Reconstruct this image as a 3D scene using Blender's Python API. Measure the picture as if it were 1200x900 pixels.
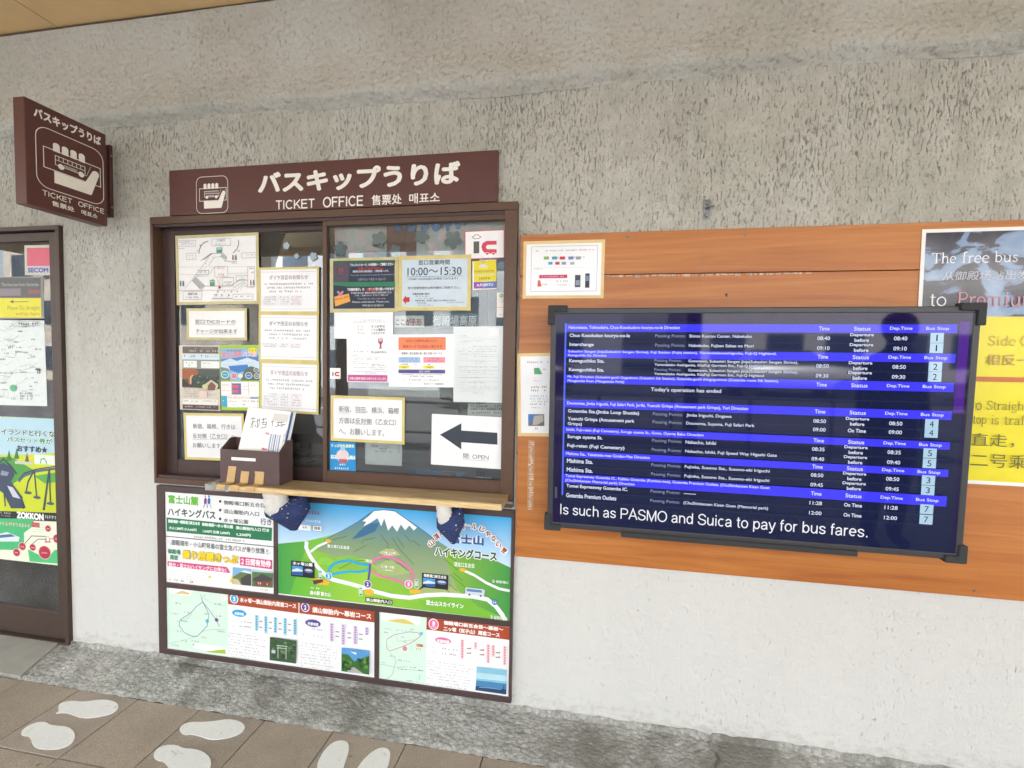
import bpy, bmesh, math, random
from mathutils import Vector, Matrix
random.seed(7)
scn = bpy.context.scene
for o in list(bpy.data.objects): bpy.data.objects.remove(o)
PI = math.pi
# ------------------------------------------------------------------ camera
EXPO = 3.14
F, YAW, PIT, ROL = 539.4638, 0.170642102, 0.0433802093, 0.0171099329
CAM = Vector((0, -1.8361, 1.4485))
def basis():
    cy, sy, cp, sp, cr, sr = math.cos(YAW), math.sin(YAW), math.cos(PIT), math.sin(PIT), math.cos(ROL), math.sin(ROL)
    f = Vector((-sy*cp, cy*cp, -sp)); r = Vector((cy, sy, 0)); u = r.cross(f)
    return cr*r+sr*u, -sr*r+cr*u, f
RV, UV, FV = basis()
cd = bpy.data.cameras.new('camera'); cam = bpy.data.objects.new('camera', cd); scn.collection.objects.link(cam)
cam.matrix_world = Matrix(((RV.x, UV.x, -FV.x, CAM.x), (RV.y, UV.y, -FV.y, CAM.y), (RV.z, UV.z, -FV.z, CAM.z), (0, 0, 0, 1)))
cd.sensor_width = 36; cd.lens = F/1200*36; cd.clip_start = .02; cd.clip_end = 3000
scn.camera = cam
# ------------------------------------------------------------------ sky, sun, exposure
SUN_EL, SUN_AZ = math.radians(50), math.radians(200)      # sun stands behind the building, the wall lies in open shade
w = bpy.data.worlds.new('World'); scn.world = w; w.use_nodes = True
nt = w.node_tree; bg = nt.nodes['Background']
sky = nt.nodes.new('ShaderNodeTexSky'); sky.sky_type = 'NISHITA'; sky.sun_disc = False
sky.sun_elevation = SUN_EL; sky.sun_rotation = math.radians(20); sky.dust_density = 3.5; sky.air_density = 1.0
hs = nt.nodes.new('ShaderNodeHueSaturation'); hs.inputs['Saturation'].default_value = .7      # thin bright cloud
nt.links.new(sky.outputs[0], hs.inputs['Color']); nt.links.new(hs.outputs[0], bg.inputs[0]); bg.inputs[1].default_value = .15
sd = bpy.data.lights.new('sun', 'SUN'); sd.energy = 4.0; sd.angle = math.radians(.5); sd.color = (1, .98, .955)
so = bpy.data.objects.new('sun', sd); scn.collection.objects.link(so)
az = math.radians(20)
sv = Vector((math.sin(az)*math.cos(SUN_EL), math.cos(az)*math.cos(SUN_EL), math.sin(SUN_EL)))
so.rotation_euler = sv.to_track_quat('Z', 'Y').to_euler()
scn.view_settings.view_transform = 'Standard'; scn.view_settings.look = 'None'
scn.view_settings.exposure = EXPO; scn.view_settings.gamma = 1
scn.cycles.max_bounces = 10; scn.cycles.transparent_max_bounces = 12; scn.cycles.diffuse_bounces = 5
scn.cycles.use_denoising = True
# ------------------------------------------------------------------ helpers
def ray(px, py):
    return (RV*((px-600)/F) - UV*((py-450)/F) + FV)
def hit(px, py, M):                      # where the sight line meets the local y = 0 plane of M, in M's own coordinates
    n = M.col[1].to_3d(); o = M.translation; d = ray(px, py)
    t = (o-CAM).dot(n)/d.dot(n)
    return M.inverted() @ (CAM+d*t)
def wall(px, py, y=0):
    d = ray(px, py); t = (y-CAM.y)/d.y; return CAM+d*t
def flr(px, py, z=0):
    d = ray(px, py); t = (z-CAM.z)/d.z; return CAM+d*t
def rect(c, y):                          # four corners TL TR BR BL -> x0 x1 z0 z1
    p = [wall(a, b, y) for a, b in c]
    return ((p[0].x+p[3].x)/2, (p[1].x+p[2].x)/2, (p[2].z+p[3].z)/2, (p[0].z+p[1].z)/2)
def lin(h):
    if isinstance(h, str):
        h = h.lstrip('#'); h = h if len(h) == 6 else ''.join(c+c for c in h); h = [int(h[i:i+2], 16)/255 for i in (0, 2, 4)]
    return tuple((c/12.92 if c <= .04045 else ((c+.055)/1.055)**2.4) for c in h)+(1,)
class NB:
    def __init__(s, name):
        s.m = bpy.data.materials.new(name); s.m.use_nodes = True; s.t = s.m.node_tree; s.n = s.t.nodes
        s.p = s.n['Principled BSDF']
    def new(s, typ, **k):
        x = s.n.new(typ)
        for a, b in k.items(): setattr(x, a, b)
        return x
    def l(s, a, b): s.t.links.new(a, b)
    def coords(s, scale=(1, 1, 1), kind='world', rot=(0, 0, 0)):
        mp = s.new('ShaderNodeMapping'); mp.inputs['Scale'].default_value = scale; mp.inputs['Rotation'].default_value = rot
        if kind == 'world': s.l(s.new('ShaderNodeNewGeometry').outputs['Position'], mp.inputs[0])
        else: s.l(s.new('ShaderNodeTexCoord').outputs['Object'], mp.inputs[0])
        return mp.outputs[0]
    def noise(s, co, scale, detail=4, rough=.6, dist=0):
        x = s.new('ShaderNodeTexNoise'); x.inputs['Scale'].default_value = scale; x.inputs['Detail'].default_value = detail
        x.inputs['Roughness'].default_value = rough; x.inputs['Distortion'].default_value = dist
        s.l(co, x.inputs['Vector']); return x.outputs[0]
    def voro(s, co, scale, feat='F1', rnd=1):
        x = s.new('ShaderNodeTexVoronoi', feature=feat); x.inputs['Scale'].default_value = scale
        x.inputs['Randomness'].default_value = rnd; s.l(co, x.inputs['Vector']); return x
    def ramp(s, v, stops):
        x = s.new('ShaderNodeValToRGB'); e = x.color_ramp.elements
        for i, (p, c) in enumerate(stops):
            if i < 2: e[i].position = p; e[i].color = c
            else: q = e.new(p); q.color = c
        s.l(v, x.inputs[0]); return x.outputs[0]
    def mix(s, f, a, b, mode='MIX'):
        x = s.new('ShaderNodeMix', data_type='RGBA', blend_type=mode)
        for i, v in ((0, f), (6, a), (7, b)):
            if hasattr(v, 'links'): s.l(v, x.inputs[i])
            else: x.inputs[i].default_value = v
        return x.outputs[2]
    def math(s, op, a, b=0):
        x = s.new('ShaderNodeMath', operation=op)
        for i, v in ((0, a), (1, b)):
            if hasattr(v, 'links'): s.l(v, x.inputs[i])
            else: x.inputs[i].default_value = v
        return x.outputs[0]
    def bump(s, h, strength=.3, dist=.01):
        x = s.new('ShaderNodeBump'); x.inputs['Strength'].default_value = strength; x.inputs['Distance'].default_value = dist
        s.l(h, x.inputs['Height']); s.l(x.outputs[0], s.p.inputs['Normal'])
G = lambda v: (v, v, v, 1)
def simple(name, col, rough=.5, metal=0, var=.08, scale=60, bump=0, spec=.5, coat=0):
    b = NB(name); c = lin(col); co = b.coords()
    n = b.noise(co, scale, 3)
    d = tuple(x*(1-var) for x in c[:3])+(1,); e = tuple(min(1, x*(1+var)) for x in c[:3])+(1,)
    b.l(b.ramp(n, [(.3, d), (.7, e)]), b.p.inputs['Base Color'])
    b.p.inputs['Roughness'].default_value = rough; b.p.inputs['Metallic'].default_value = metal
    b.p.inputs['Specular IOR Level'].default_value = spec; b.p.inputs['Coat Weight'].default_value = coat
    if bump: b.bump(n, bump, .003)
    return b.m
_ink = {}
def ink(h, rough=.45):
    k = (h, rough)
    if k not in _ink: _ink[k] = simple('print_'+h.lstrip('#'), h, rough, var=.03, scale=25, spec=.35)
    return _ink[k]
def glow(h, f=1.0):
    k = ('e', h, f)
    if k not in _ink:
        b = NB('screen_'+h.lstrip('#')); b.p.inputs['Base Color'].default_value = (.01, .01, .012, 1)
        b.p.inputs['Roughness'].default_value = .5; b.p.inputs['Specular IOR Level'].default_value = 0
        b.p.inputs['Emission Color'].default_value = lin(h); b.p.inputs['Emission Strength'].default_value = f/2**EXPO
        _ink[k] = b.m
    return _ink[k]
def fade(name, a, b_, axis=2, lo=-.2, hi=.2, rough=.45, mid=None):     # a printed colour ramp along the object's own axis
    b = NB(name); sp = b.new('ShaderNodeSeparateXYZ'); b.l(b.coords(kind='obj'), sp.inputs[0])
    mr = b.new('ShaderNodeMapRange'); mr.inputs[1].default_value = lo; mr.inputs[2].default_value = hi; b.l(sp.outputs[axis], mr.inputs[0])
    st = [(0, lin(a)), (1, lin(b_))]
    if mid: st.append((mid[0], lin(mid[1])))
    b.l(b.ramp(mr.outputs[0], st), b.p.inputs['Base Color']); b.p.inputs['Roughness'].default_value = rough
    b.p.inputs['Specular IOR Level'].default_value = .35
    return b.m
def tag(o, label=None, cat=None, group=None, kind=None):
    if label: o['label'] = label
    if cat: o['category'] = cat
    if group: o['group'] = group
    if kind: o['kind'] = kind
    return o
def link(name, data, parent=None):
    o = bpy.data.objects.new(name, data); scn.collection.objects.link(o)
    if parent: o.parent = parent
    return o
def empty(name, loc, label, cat, group=None, rot=(0, 0, 0)):
    o = link(name, None); o.location = loc; o.rotation_euler = rot; o.empty_display_size = .05
    return tag(o, label, cat, group)
class MB:
    def __init__(s): s.v = []; s.f = []; s.mi = []; s.mats = []
    def m(s, mat):
        if mat not in s.mats: s.mats.append(mat)
        return s.mats.index(mat)
    def add(s, vs, fs, mat):
        k = len(s.v); s.v += [tuple(v) for v in vs]; i = s.m(mat)
        for f in fs: s.f.append(tuple(k+j for j in f)); s.mi.append(i)
    def box(s, x0, x1, y0, y1, z0, z1, mat, bev=0):
        if bev:
            bm = bmesh.new(); bmesh.ops.create_cube(bm, size=1)
            for v in bm.verts: v.co = Vector((x0+(v.co.x+.5)*(x1-x0), y0+(v.co.y+.5)*(y1-y0), z0+(v.co.z+.5)*(z1-z0)))
            bmesh.ops.bevel(bm, geom=bm.edges[:], offset=bev, segments=2, affect='EDGES', profile=.5)
            bm.verts.index_update(); s.add([v.co[:] for v in bm.verts], [[v.index for v in f.verts] for f in bm.faces], mat); bm.free(); return
        P = [(x, y, z) for x in (x0, x1) for y in (y0, y1) for z in (z0, z1)]
        s.add(P, [(0, 1, 3, 2), (4, 6, 7, 5), (0, 4, 5, 1), (2, 3, 7, 6), (0, 2, 6, 4), (1, 5, 7, 3)], mat)
    def tube(s, pts, r, mat, n=8):
        pts = [Vector(p) for p in pts]; rings = []; rr = r if isinstance(r, (list, tuple)) else [r]*len(pts)
        up = Vector((.13, .21, .97))
        for i, p in enumerate(pts):
            t = (pts[min(i+1, len(pts)-1)]-pts[max(i-1, 0)]).normalized(); a = t.cross(up)
            if a.length < .1: a = t.cross(Vector((1, 0, 0)))
            a.normalize(); b = t.cross(a)
            rings.append([p+(a*math.cos(2*PI*j/n)+b*math.sin(2*PI*j/n))*rr[i] for j in range(n)])
        s.loft(rings, mat)
    def loft(s, rings, mat, cap=True):
        n = len(rings[0]); vs = [v for r_ in rings for v in r_]; fs = []
        for i in range(len(rings)-1):
            for j in range(n): fs.append((i*n+j, i*n+(j+1) % n, (i+1)*n+(j+1) % n, (i+1)*n+j))
        if cap: fs.append(tuple(range(n))[::-1]); fs.append(tuple((len(rings)-1)*n+j for j in range(n)))
        s.add(vs, fs, mat)
    def prism(s, pts, y0, y1, mat):      # polygon in x,z extruded in y
        n = len(pts); vs = [(x, y0, z) for x, z in pts]+[(x, y1, z) for x, z in pts]
        fs = [tuple(range(n)), tuple(range(n, 2*n))[::-1]]+[(i, i+n, (i+1) % n+n, (i+1) % n) for i in range(n)]
        s.add(vs, fs, mat)
    def build(s, name, parent=None, smooth=False, recalc=True):
        me = bpy.data.meshes.new(name); me.from_pydata(s.v, [], s.f)
        for m in s.mats: me.materials.append(m)
        me.polygons.foreach_set('material_index', s.mi)
        if recalc:
            bm = bmesh.new(); bm.from_mesh(me); bmesh.ops.recalc_face_normals(bm, faces=bm.faces[:]); bm.to_mesh(me); bm.free()
        if smooth: me.polygons.foreach_set('use_smooth', [True]*len(me.polygons))
        me.update(); return link(name, me, parent)
def grid(name, x0, x1, y0, y1, nx, ny, fn, mat, parent=None, smooth=True):
    vs = [fn(x0+(x1-x0)*i/nx, y0+(y1-y0)*j/ny) for j in range(ny+1) for i in range(nx+1)]
    fs = [(j*(nx+1)+i, j*(nx+1)+i+1, (j+1)*(nx+1)+i+1, (j+1)*(nx+1)+i) for j in range(ny) for i in range(nx)]
    b = MB(); b.add(vs, fs, mat); return b.build(name, parent, smooth, recalc=False)
TEXTS = []; PRINTS = []
class Sheet:
    """a flat printed thing: local x right, z up, -y towards the viewer; coordinates may be given in the pixels of an enlarged view"""
    def __init__(s, name, c, y, label=None, cat=None, group=None, th=.0008, paper=None, tape=0, tapemat=None, parent=None,
                 part='sheet', pname='printing', M=None, size=None, tilt=True, curl=0, build=True):
        if M is None:
            x0, x1, z0, z1 = rect(c, y); p = [wall(a, b, y) for a, b in c]
            ang = math.atan2(p[1].z-p[0].z+p[2].z-p[3].z, p[1].x-p[0].x+p[2].x-p[3].x) if tilt else 0
            ang = max(-.04, min(.04, ang))
            M = Matrix.Translation(((x0+x1)/2, y, (z0+z1)/2)) @ Matrix.Rotation(-ang, 4, 'Y'); size = (x1-x0, z1-z0)
        s.M = M; s.w, s.h = size; s.b = MB(); s.y = -th/2-.0003; s.ox, s.oy, s.k = 0, 0, 1; s.pname = pname
        hw, hh = s.w/2, s.h/2
        if parent is None:
            s.root = link(name, None); s.root.empty_display_size = .05; s.root.matrix_world = M; tag(s.root, label, cat, group); holder = s.root
            if build:
                b = MB(); n = 8; pm = paper or ink('#f4f4f2')
                cv = lambda x, z: -abs(curl)*((x/hw)**2+.5*(z/hh)**2)
                i = hh-.0001
                if tape: iw, ih = hw-tape*.45, hh-tape*.45
                else: iw, ih = hw, hh
                b.box(-iw, iw, -th/2, th/2, -ih, ih, pm); b.build(part, s.root)
                if tape:
                    t = MB(); tm = tapemat or TAPE; e = .0012
                    r = lambda: random.uniform(-.25, .25)*tape
                    t.box(-hw+r()*.3, hw+r()*.3, -th/2-.0006, -th/2-.0003, hh-tape, hh, tm)
                    t.box(-hw+r()*.3, hw+r()*.3, -th/2-.0006, -th/2-.0003, -hh, -hh+tape, tm)
                    t.box(-hw, -hw+tape, -th/2-.0010, -th/2-.0007, -hh-abs(r())*.3, hh+abs(r())*.3, tm)
                    t.box(hw-tape, hw, -th/2-.0010, -th/2-.0007, -hh-abs(r())*.3, hh+abs(r())*.3, tm)
                    t.build('tape_border', s.root); s.y -= .0011
            s.parent = s.root
        else:
            b = MB(); b.box(-hw, hw, -th/2, th/2, -hh, hh, paper or ink('#f4f4f2'))
            o = b.build(name, parent); o.matrix_local = parent.matrix_world.inverted() @ M if parent.matrix_world != Matrix() else M
            if label: o['label'] = label
            s.root = o; s.parent = o
        PRINTS.append(s)
    def z(s, ox, oy, k): s.ox, s.oy, s.k = ox, oy, k; return s
    def P(s, x, y):
        q = hit(s.ox+x/s.k, s.oy+y/s.k, s.M); return (q.x, q.z)
    def up(s): s.y -= .00004; return s.y
    def cl(s, p): return (max(-s.w/2, min(s.w/2, p[0])), max(-s.h/2, min(s.h/2, p[1])))
    def lpoly(s, pts, mat):
        y = s.up(); s.b.add([(x, y, z) for x, z in pts], [tuple(range(len(pts)))], mat)
    def poly(s, pts, mat, clip=True):
        q = [s.P(*p) for p in pts]
        if clip: q = [s.cl(p) for p in q]
        s.lpoly(q, mat)
    def lbox(s, x0, y0, y1, x1):
        a = s.P(x0, y0); b = s.P(x0, y1); c = s.P(x1, y0+(x1-x0)*.05); return a[0], c[0], b[1], a[1]
    def r(s, x0, y0, y1, x1, mat):
        X0, X1, Z0, Z1 = s.lbox(x0, y0, y1, x1)
        a = s.cl((X0, Z0)); b = s.cl((X1, Z1)); s.lpoly([(a[0], a[1]), (b[0], a[1]), (b[0], b[1]), (a[0], b[1])], mat)
    def uv(s, u0, v0, u1, v1, mat):
        a = ((u0-.5)*s.w, (.5-v0)*s.h); b = ((u1-.5)*s.w, (.5-v1)*s.h); s.lpoly([a, (b[0], a[1]), b, (a[0], b[1])], mat)
    def frame(s, x0, y0, y1, x1, mat, t=.0008):
        X0, X1, Z0, Z1 = s.lbox(x0, y0, y1, x1)
        s.lline([(X0, Z0), (X1, Z0), (X1, Z1), (X0, Z1)], t, mat, True)
    def lline(s, q, t, mat, closed=False):
        q = [Vector(p) for p in q]; n = len(q); y = s.up(); vs = []
        for i, p in enumerate(q):
            if closed: a, b = q[i-1], q[(i+1) % n]
            else: a, b = q[max(i-1, 0)], q[min(i+1, n-1)]
            d1 = (p-a).normalized() if (p-a).length > 1e-9 else (b-p).normalized(); d2 = (b-p).normalized() if (b-p).length > 1e-9 else d1
            nn = Vector((-(d1.y+d2.y), d1.x+d2.x)); nn = nn.normalized() if nn.length > 1e-6 else Vector((-d1.y, d1.x))
            m = t/2/max(.35, nn.dot(Vector((-d1.y, d1.x)))) ; vs += [(p+nn*m), (p-nn*m)]
        fs = [(2*i, 2*i+1, (2*i+3) % (2*n), (2*i+2) % (2*n)) for i in range(n if closed else n-1)]
        s.b.add([(v.x, y, v.y) for v in vs], fs, mat)
    def line(s, pts, t, mat, closed=False): s.lline([s.P(*p) for p in pts], t, mat, closed)
    def ell(s, cx, cy, rx, ry, mat, n=24, rot=0):
        c = s.P(cx, cy); e = s.P(cx+rx, cy); f = s.P(cx, cy+ry); a = math.hypot(e[0]-c[0], e[1]-c[1]); b = math.hypot(f[0]-c[0], f[1]-c[1])
        s.lpoly([s.cl((c[0]+a*math.cos(t)*math.cos(rot)-b*math.sin(t)*math.sin(rot), c[1]+a*math.cos(t)*math.sin(rot)+b*math.sin(t)*math.cos(rot))) for t in [2*PI*i/n for i in range(n)]], mat)
    def rrect(s, x0, y0, y1, x1, rad, t, mat, fill=False):
        X0, X1, Z0, Z1 = s.lbox(x0, y0, y1, x1); pts = []
        for cx, cz, a0 in ((X1-rad, Z1-rad, 0), (X0+rad, Z1-rad, 90), (X0+rad, Z0+rad, 180), (X1-rad, Z0+rad, 270)):
            for i in range(6): a = math.radians(a0+i*18); pts.append((cx+rad*math.cos(a), cz+rad*math.sin(a)))
        s.lpoly(pts, mat) if fill else s.lline(pts, t, mat, True)
    def text(s, st, x0, y0, y1, x1, mat, bold=0, shear=0, rot=0):
        s.ltext(st, s.lbox(x0, y0, y1, x1), mat, bold, shear, rot)
    def ltext(s, st, box, mat, bold=0, shear=0, rot=0): TEXTS.append((s, st, box, mat, bold, shear, rot, s.up())); s.up()
    def dash(s, x0, y0, y1, x1, mat, g=None, fill=.72):     # print too small to read: glyph-sized marks
        X0, X1, Z0, Z1 = s.lbox(x0, y0, y1, x1); s.ldash(X0, X1, Z0, Z1, mat, fill)
    def ldash(s, X0, X1, Z0, Z1, mat, fill=.72):
        y = s.up(); hgt = Z1-Z0; x = X0; vs = []; fs = []
        while x < X1-hgt*.3:
            cw = hgt*random.uniform(.55, 1.0)
            if random.random() < fill:
                for k in range(2):
                    a = x+random.uniform(0, .2)*cw; b = x+cw*random.uniform(.6, .9); zc = Z0+hgt*random.uniform(.1, .75); zt = hgt*.2
                    n = len(vs); vs += [(a, y, zc), (b, y, zc), (b, y, zc+zt), (a, y, zc+zt)]; fs.append((n, n+1, n+2, n+3))
                a = x+cw*random.uniform(.2, .6); n = len(vs); wd = hgt*.16
                vs += [(a, y-.00001, Z0+hgt*.05), (a+wd, y-.00001, Z0+hgt*.05), (a+wd, y-.00001, Z1), (a, y-.00001, Z1)]; fs.append((n, n+1, n+2, n+3))
            x += cw+hgt*.12
        if vs: s.b.add(vs, fs, mat)
    def lines(s, x0, y0, y1, x1, n, mat, frac=.5, ragged=.15, fill=.75, slope=0):   # a paragraph of small print
        X0, X1, Z0, Z1 = s.lbox(x0, y0, y1, x1); p = (Z1-Z0)/n
        for i in range(n):
            e = X1-(X1-X0)*random.uniform(0, ragged); z = Z1-p*(i+1)
            s.ldash(X0, e, z+p*(1-frac)/2, z+p*(1+frac)/2, mat, fill)
def finish_prints():
    cache = {}
    for T in TEXTS:
        k = T[1]
        if k not in cache:
            cu = bpy.data.curves.new('t', 'FONT'); cu.body = T[1]; cu.resolution_u = 3; cu.fill_mode = 'FRONT'
            o = bpy.data.objects.new('t', cu); scn.collection.objects.link(o); cache[k] = o
    bpy.context.view_layer.update(); dg = bpy.context.evaluated_depsgraph_get(); geo = {}
    for k, o in cache.items():
        me = o.evaluated_get(dg).to_mesh(); vs = [(v.co.x, v.co.y) for v in me.vertices]; fs = [tuple(p.vertices) for p in me.polygons]
        o.evaluated_get(dg).to_mesh_clear(); geo[k] = (vs, fs)
    for o in cache.values(): c = o.data; bpy.data.objects.remove(o); bpy.data.curves.remove(c)
    for s, st, (X0, X1, Z0, Z1), mat, bold, shear, rot, y in TEXTS:
        vs, fs = geo[st]
        if not vs: continue
        a0 = min(v[0] for v in vs)-bold; a1 = max(v[0] for v in vs)+bold; b0 = min(v[1] for v in vs)-bold; b1 = max(v[1] for v in vs)+bold
        if b1-b0 < .2: m = (b0+b1)/2; b0, b1 = m-.35, m+.35
        nn = 1 if bold < .008 else 4 if bold < .03 else 6 if bold < .08 else 12
        for k in range(nn):
            bx = bold*math.cos(2*PI*k/nn+.6) if nn > 1 else 0; bz = bold*math.sin(2*PI*k/nn+.6) if nn > 1 else 0; out = []
            for x, z in vs:
                u = (x+bx-a0)/(a1-a0); v = (z+bz-b0)/(b1-b0); X = X0+u*(X1-X0)+shear*v*(Z1-Z0); Z = Z0+v*(Z1-Z0)
                if rot:
                    cx, cz = (X0+X1)/2, (Z0+Z1)/2; dx, dz = X-cx, Z-cz; X = cx+dx*math.cos(rot)-dz*math.sin(rot); Z = cz+dx*math.sin(rot)+dz*math.cos(rot)
                out.append((X, y-k*.000006, Z))
            s.b.add(out, fs, mat)
    for s in PRINTS:
        if s.b.f: s.b.build(s.pname, s.parent, recalc=False)
# ------------------------------------------------------------------ materials
def m_wall():
    b = NB('rough_painted_render'); co = b.coords(); st = b.coords((1, 1, .27))
    big = b.noise(co, 1.6, 5); mid = b.noise(co, 14, 4); fine = b.noise(st, 170, 4, .8)
    base = b.ramp(big, [(.3, lin('#a7a79b')), (.5, lin('#b5b4a9')), (.72, lin('#c1c1b8'))])
    base = b.mix(.35, base, b.ramp(mid, [(.3, G(.45)), (.7, G(.95))]), 'SOFT_LIGHT')
    pit = b.noise(st, 120, 4, .75, .3)
    sp = b.new('ShaderNodeSeparateXYZ'); b.l(co, sp.inputs[0])
    zz = b.new('ShaderNodeMapRange'); zz.inputs[1].default_value = .9; zz.inputs[2].default_value = 2.2; zz.inputs[3].default_value = -.06; zz.inputs[4].default_value = .012
    b.l(sp.outputs[2], zz.inputs[0])
    cl = b.math('MULTIPLY', b.math('SUBTRACT', b.noise(co, 3.1, 3), .5), .2)
    top = b.math('MULTIPLY', b.math('GREATER_THAN', sp.outputs[2], 2.55), -.035)
    pv = b.math('ADD', b.math('ADD', b.math('ADD', pit, zz.outputs[0]), cl), top)
    pm = b.ramp(pv, [(.57, G(0)), (.73, G(1))])
    base = b.mix(.6, base, b.ramp(fine, [(.3, G(.3)), (.7, G(.68))]), 'SOFT_LIGHT')
    streak = b.noise(b.coords((9, 9, .8)), 2, 4); sm = b.ramp(streak, [(.45, G(0)), (.8, G(.32))])
    base = b.mix(sm, base, lin('#7f7869'))
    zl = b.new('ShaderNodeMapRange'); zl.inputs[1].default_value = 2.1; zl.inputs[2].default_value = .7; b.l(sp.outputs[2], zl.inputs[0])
    base = b.mix(b.math('MULTIPLY', zl.outputs[0], .85), base, lin('#d9dad6'))     # light falloff under the canopy put into the colour: paler lower down
    foot = b.new('ShaderNodeMapRange'); foot.inputs[1].default_value = .14; foot.inputs[2].default_value = .0; b.l(sp.outputs[2], foot.inputs[0])
    splash = b.ramp(b.math('ADD', b.noise(b.coords((3, 3, 6)), 6, 6, .75), b.math('MULTIPLY', foot.outputs[0], .25)), [(.6, G(0)), (.8, G(.55))])
    base = b.mix(splash, base, lin('#a9a79c'))
    col = b.mix(b.math('MULTIPLY', pm, .46), base, lin('#6d6b61'))
    b.l(col, b.p.inputs['Base Color']); b.p.inputs['Roughness'].default_value = .85; b.p.inputs['Specular IOR Level'].default_value = .25
    lump = b.noise(co, 28, 5, .65)
    h = b.math('SUBTRACT', b.math('ADD', b.math('MULTIPLY', lump, 1.0), b.math('MULTIPLY', fine, .3)), b.math('MULTIPLY', pm, .9))
    b.bump(h, .9, .010); return b.m
def m_band():
    b = NB('lumpy_painted_band'); co = b.coords()
    base = b.ramp(b.noise(co, 1.3, 5), [(.3, lin('#a5a79d')), (.5, lin('#b7b5ab')), (.7, lin('#c0c2bc'))])
    pit = b.noise(b.coords((1, 1, .5)), 70, 3, .7); msk = b.ramp(b.math('ADD', pit, b.math('MULTIPLY', b.noise(co, 2.2, 3), .18)), [(.67, G(0)), (.75, G(1))])
    b.l(b.mix(b.math('MULTIPLY', msk, .5), base, lin('#7a7468')), b.p.inputs['Base Color'])
    v = b.voro(co, 48, 'SMOOTH_F1'); lump = b.math('ADD', b.noise(co, 30, 4, .6), b.math('MULTIPLY', v.outputs[0], -.7))
    b.bump(lump, 1.0, .012); b.p.inputs['Roughness'].default_value = .7; return b.m
def m_wood(name, a, c, d, grain=(1.2, 8, 26), rough=.38):
    b = NB(name); co = b.coords(grain); n = b.noise(co, 1.6, 7, .62, 1.3); f = b.noise(b.coords((3, 40, 160)), 2, 3, .7)
    col = b.ramp(n, [(.3, lin(a)), (.5, lin(c)), (.68, lin(d))]); col = b.mix(.3, col, b.ramp(f, [(.3, G(.38)), (.7, G(.66))]), 'SOFT_LIGHT')
    big = b.ramp(b.noise(b.coords((.8, 1, 1.6)), 1.5, 3), [(.3, G(.4)), (.7, G(.62))]); col = b.mix(.5, col, big, 'SOFT_LIGHT')
    b.l(col, b.p.inputs['Base Color']); b.p.inputs['Roughness'].default_value = rough; b.bump(f, .08, .002); return b.m
def m_strip():
    b = NB('worn_exposed_concrete'); co = b.coords(); v = b.voro(b.coords((1, 1.5, 1), rot=(0, 0, .5)), 52); v2 = b.voro(co, 190)
    base = b.ramp(b.noise(co, 5, 6, .7), [(.32, lin('#a3a49e')), (.5, lin('#bcbdb7')), (.66, lin('#d0d0cb'))])
    base = b.mix(.62, base, b.ramp(v.outputs['Color'], [(.0, G(.05)), (.5, G(.45)), (1, G(.95))]), 'SOFT_LIGHT')
    base = b.mix(.25, base, b.ramp(v2.outputs['Color'], [(.0, G(.1)), (1, G(.9))]), 'SOFT_LIGHT')
    base = b.mix(b.ramp(v.outputs[0], [(.35, G(0)), (.75, G(.5))]), base, lin('#85867f'))
    base = b.mix(b.ramp(b.noise(co, 75, 5, .8), [(.54, G(0)), (.62, G(.75))]), base, lin('#cfcfca'))
    base = b.mix(b.ramp(b.noise(co, 95, 4, .75), [(.59, G(0)), (.66, G(.7))]), base, lin('#5a5c58'))
    moss = b.ramp(b.noise(co, 2.6, 4), [(.47, G(0)), (.62, G(.85))]); base = b.mix(moss, base, lin('#77776d'))
    lime = b.ramp(b.noise(b.coords((2, 5, 5)), 6, 4, .7), [(.66, G(0)), (.74, G(.85))]); base = b.mix(lime, base, lin('#d5d4ca'))
    b.l(base, b.p.inputs['Base Color']); b.p.inputs['Roughness'].default_value = .9
    h = b.math('ADD', b.math('MULTIPLY', v.outputs[0], -.9), b.math('ADD', b.math('MULTIPLY', v2.outputs[0], -.4), b.noise(co, 60, 5, .75))); b.bump(h, .7, .009); return b.m
def m_tile():
    b = NB('speckled_brown_paver'); co = b.coords(); oi = b.new('ShaderNodeObjectInfo')
    t = b.ramp(oi.outputs['Random'], [(0, lin('#a09484')), (.5, lin('#ab9d8d')), (1, lin('#a3988b'))])
    sp = b.noise(co, 240, 3, .8); t = b.mix(.9, t, b.ramp(sp, [(.35, G(.22)), (.65, G(.8))]), 'SOFT_LIGHT')
    t = b.mix(b.ramp(b.noise(co, 3.5, 5, .7), [(.42, G(0)), (.75, G(.45))]), t, lin('#776e62'))
    t = b.mix(b.ramp(b.noise(co, 17, 3, .7), [(.70, G(0)), (.74, G(.75))]), t, lin('#423f3b'))
    b.l(t, b.p.inputs['Base Color']); b.p.inputs['Roughness'].default_value = .62; b.bump(sp, .3, .002); return b.m
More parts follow.
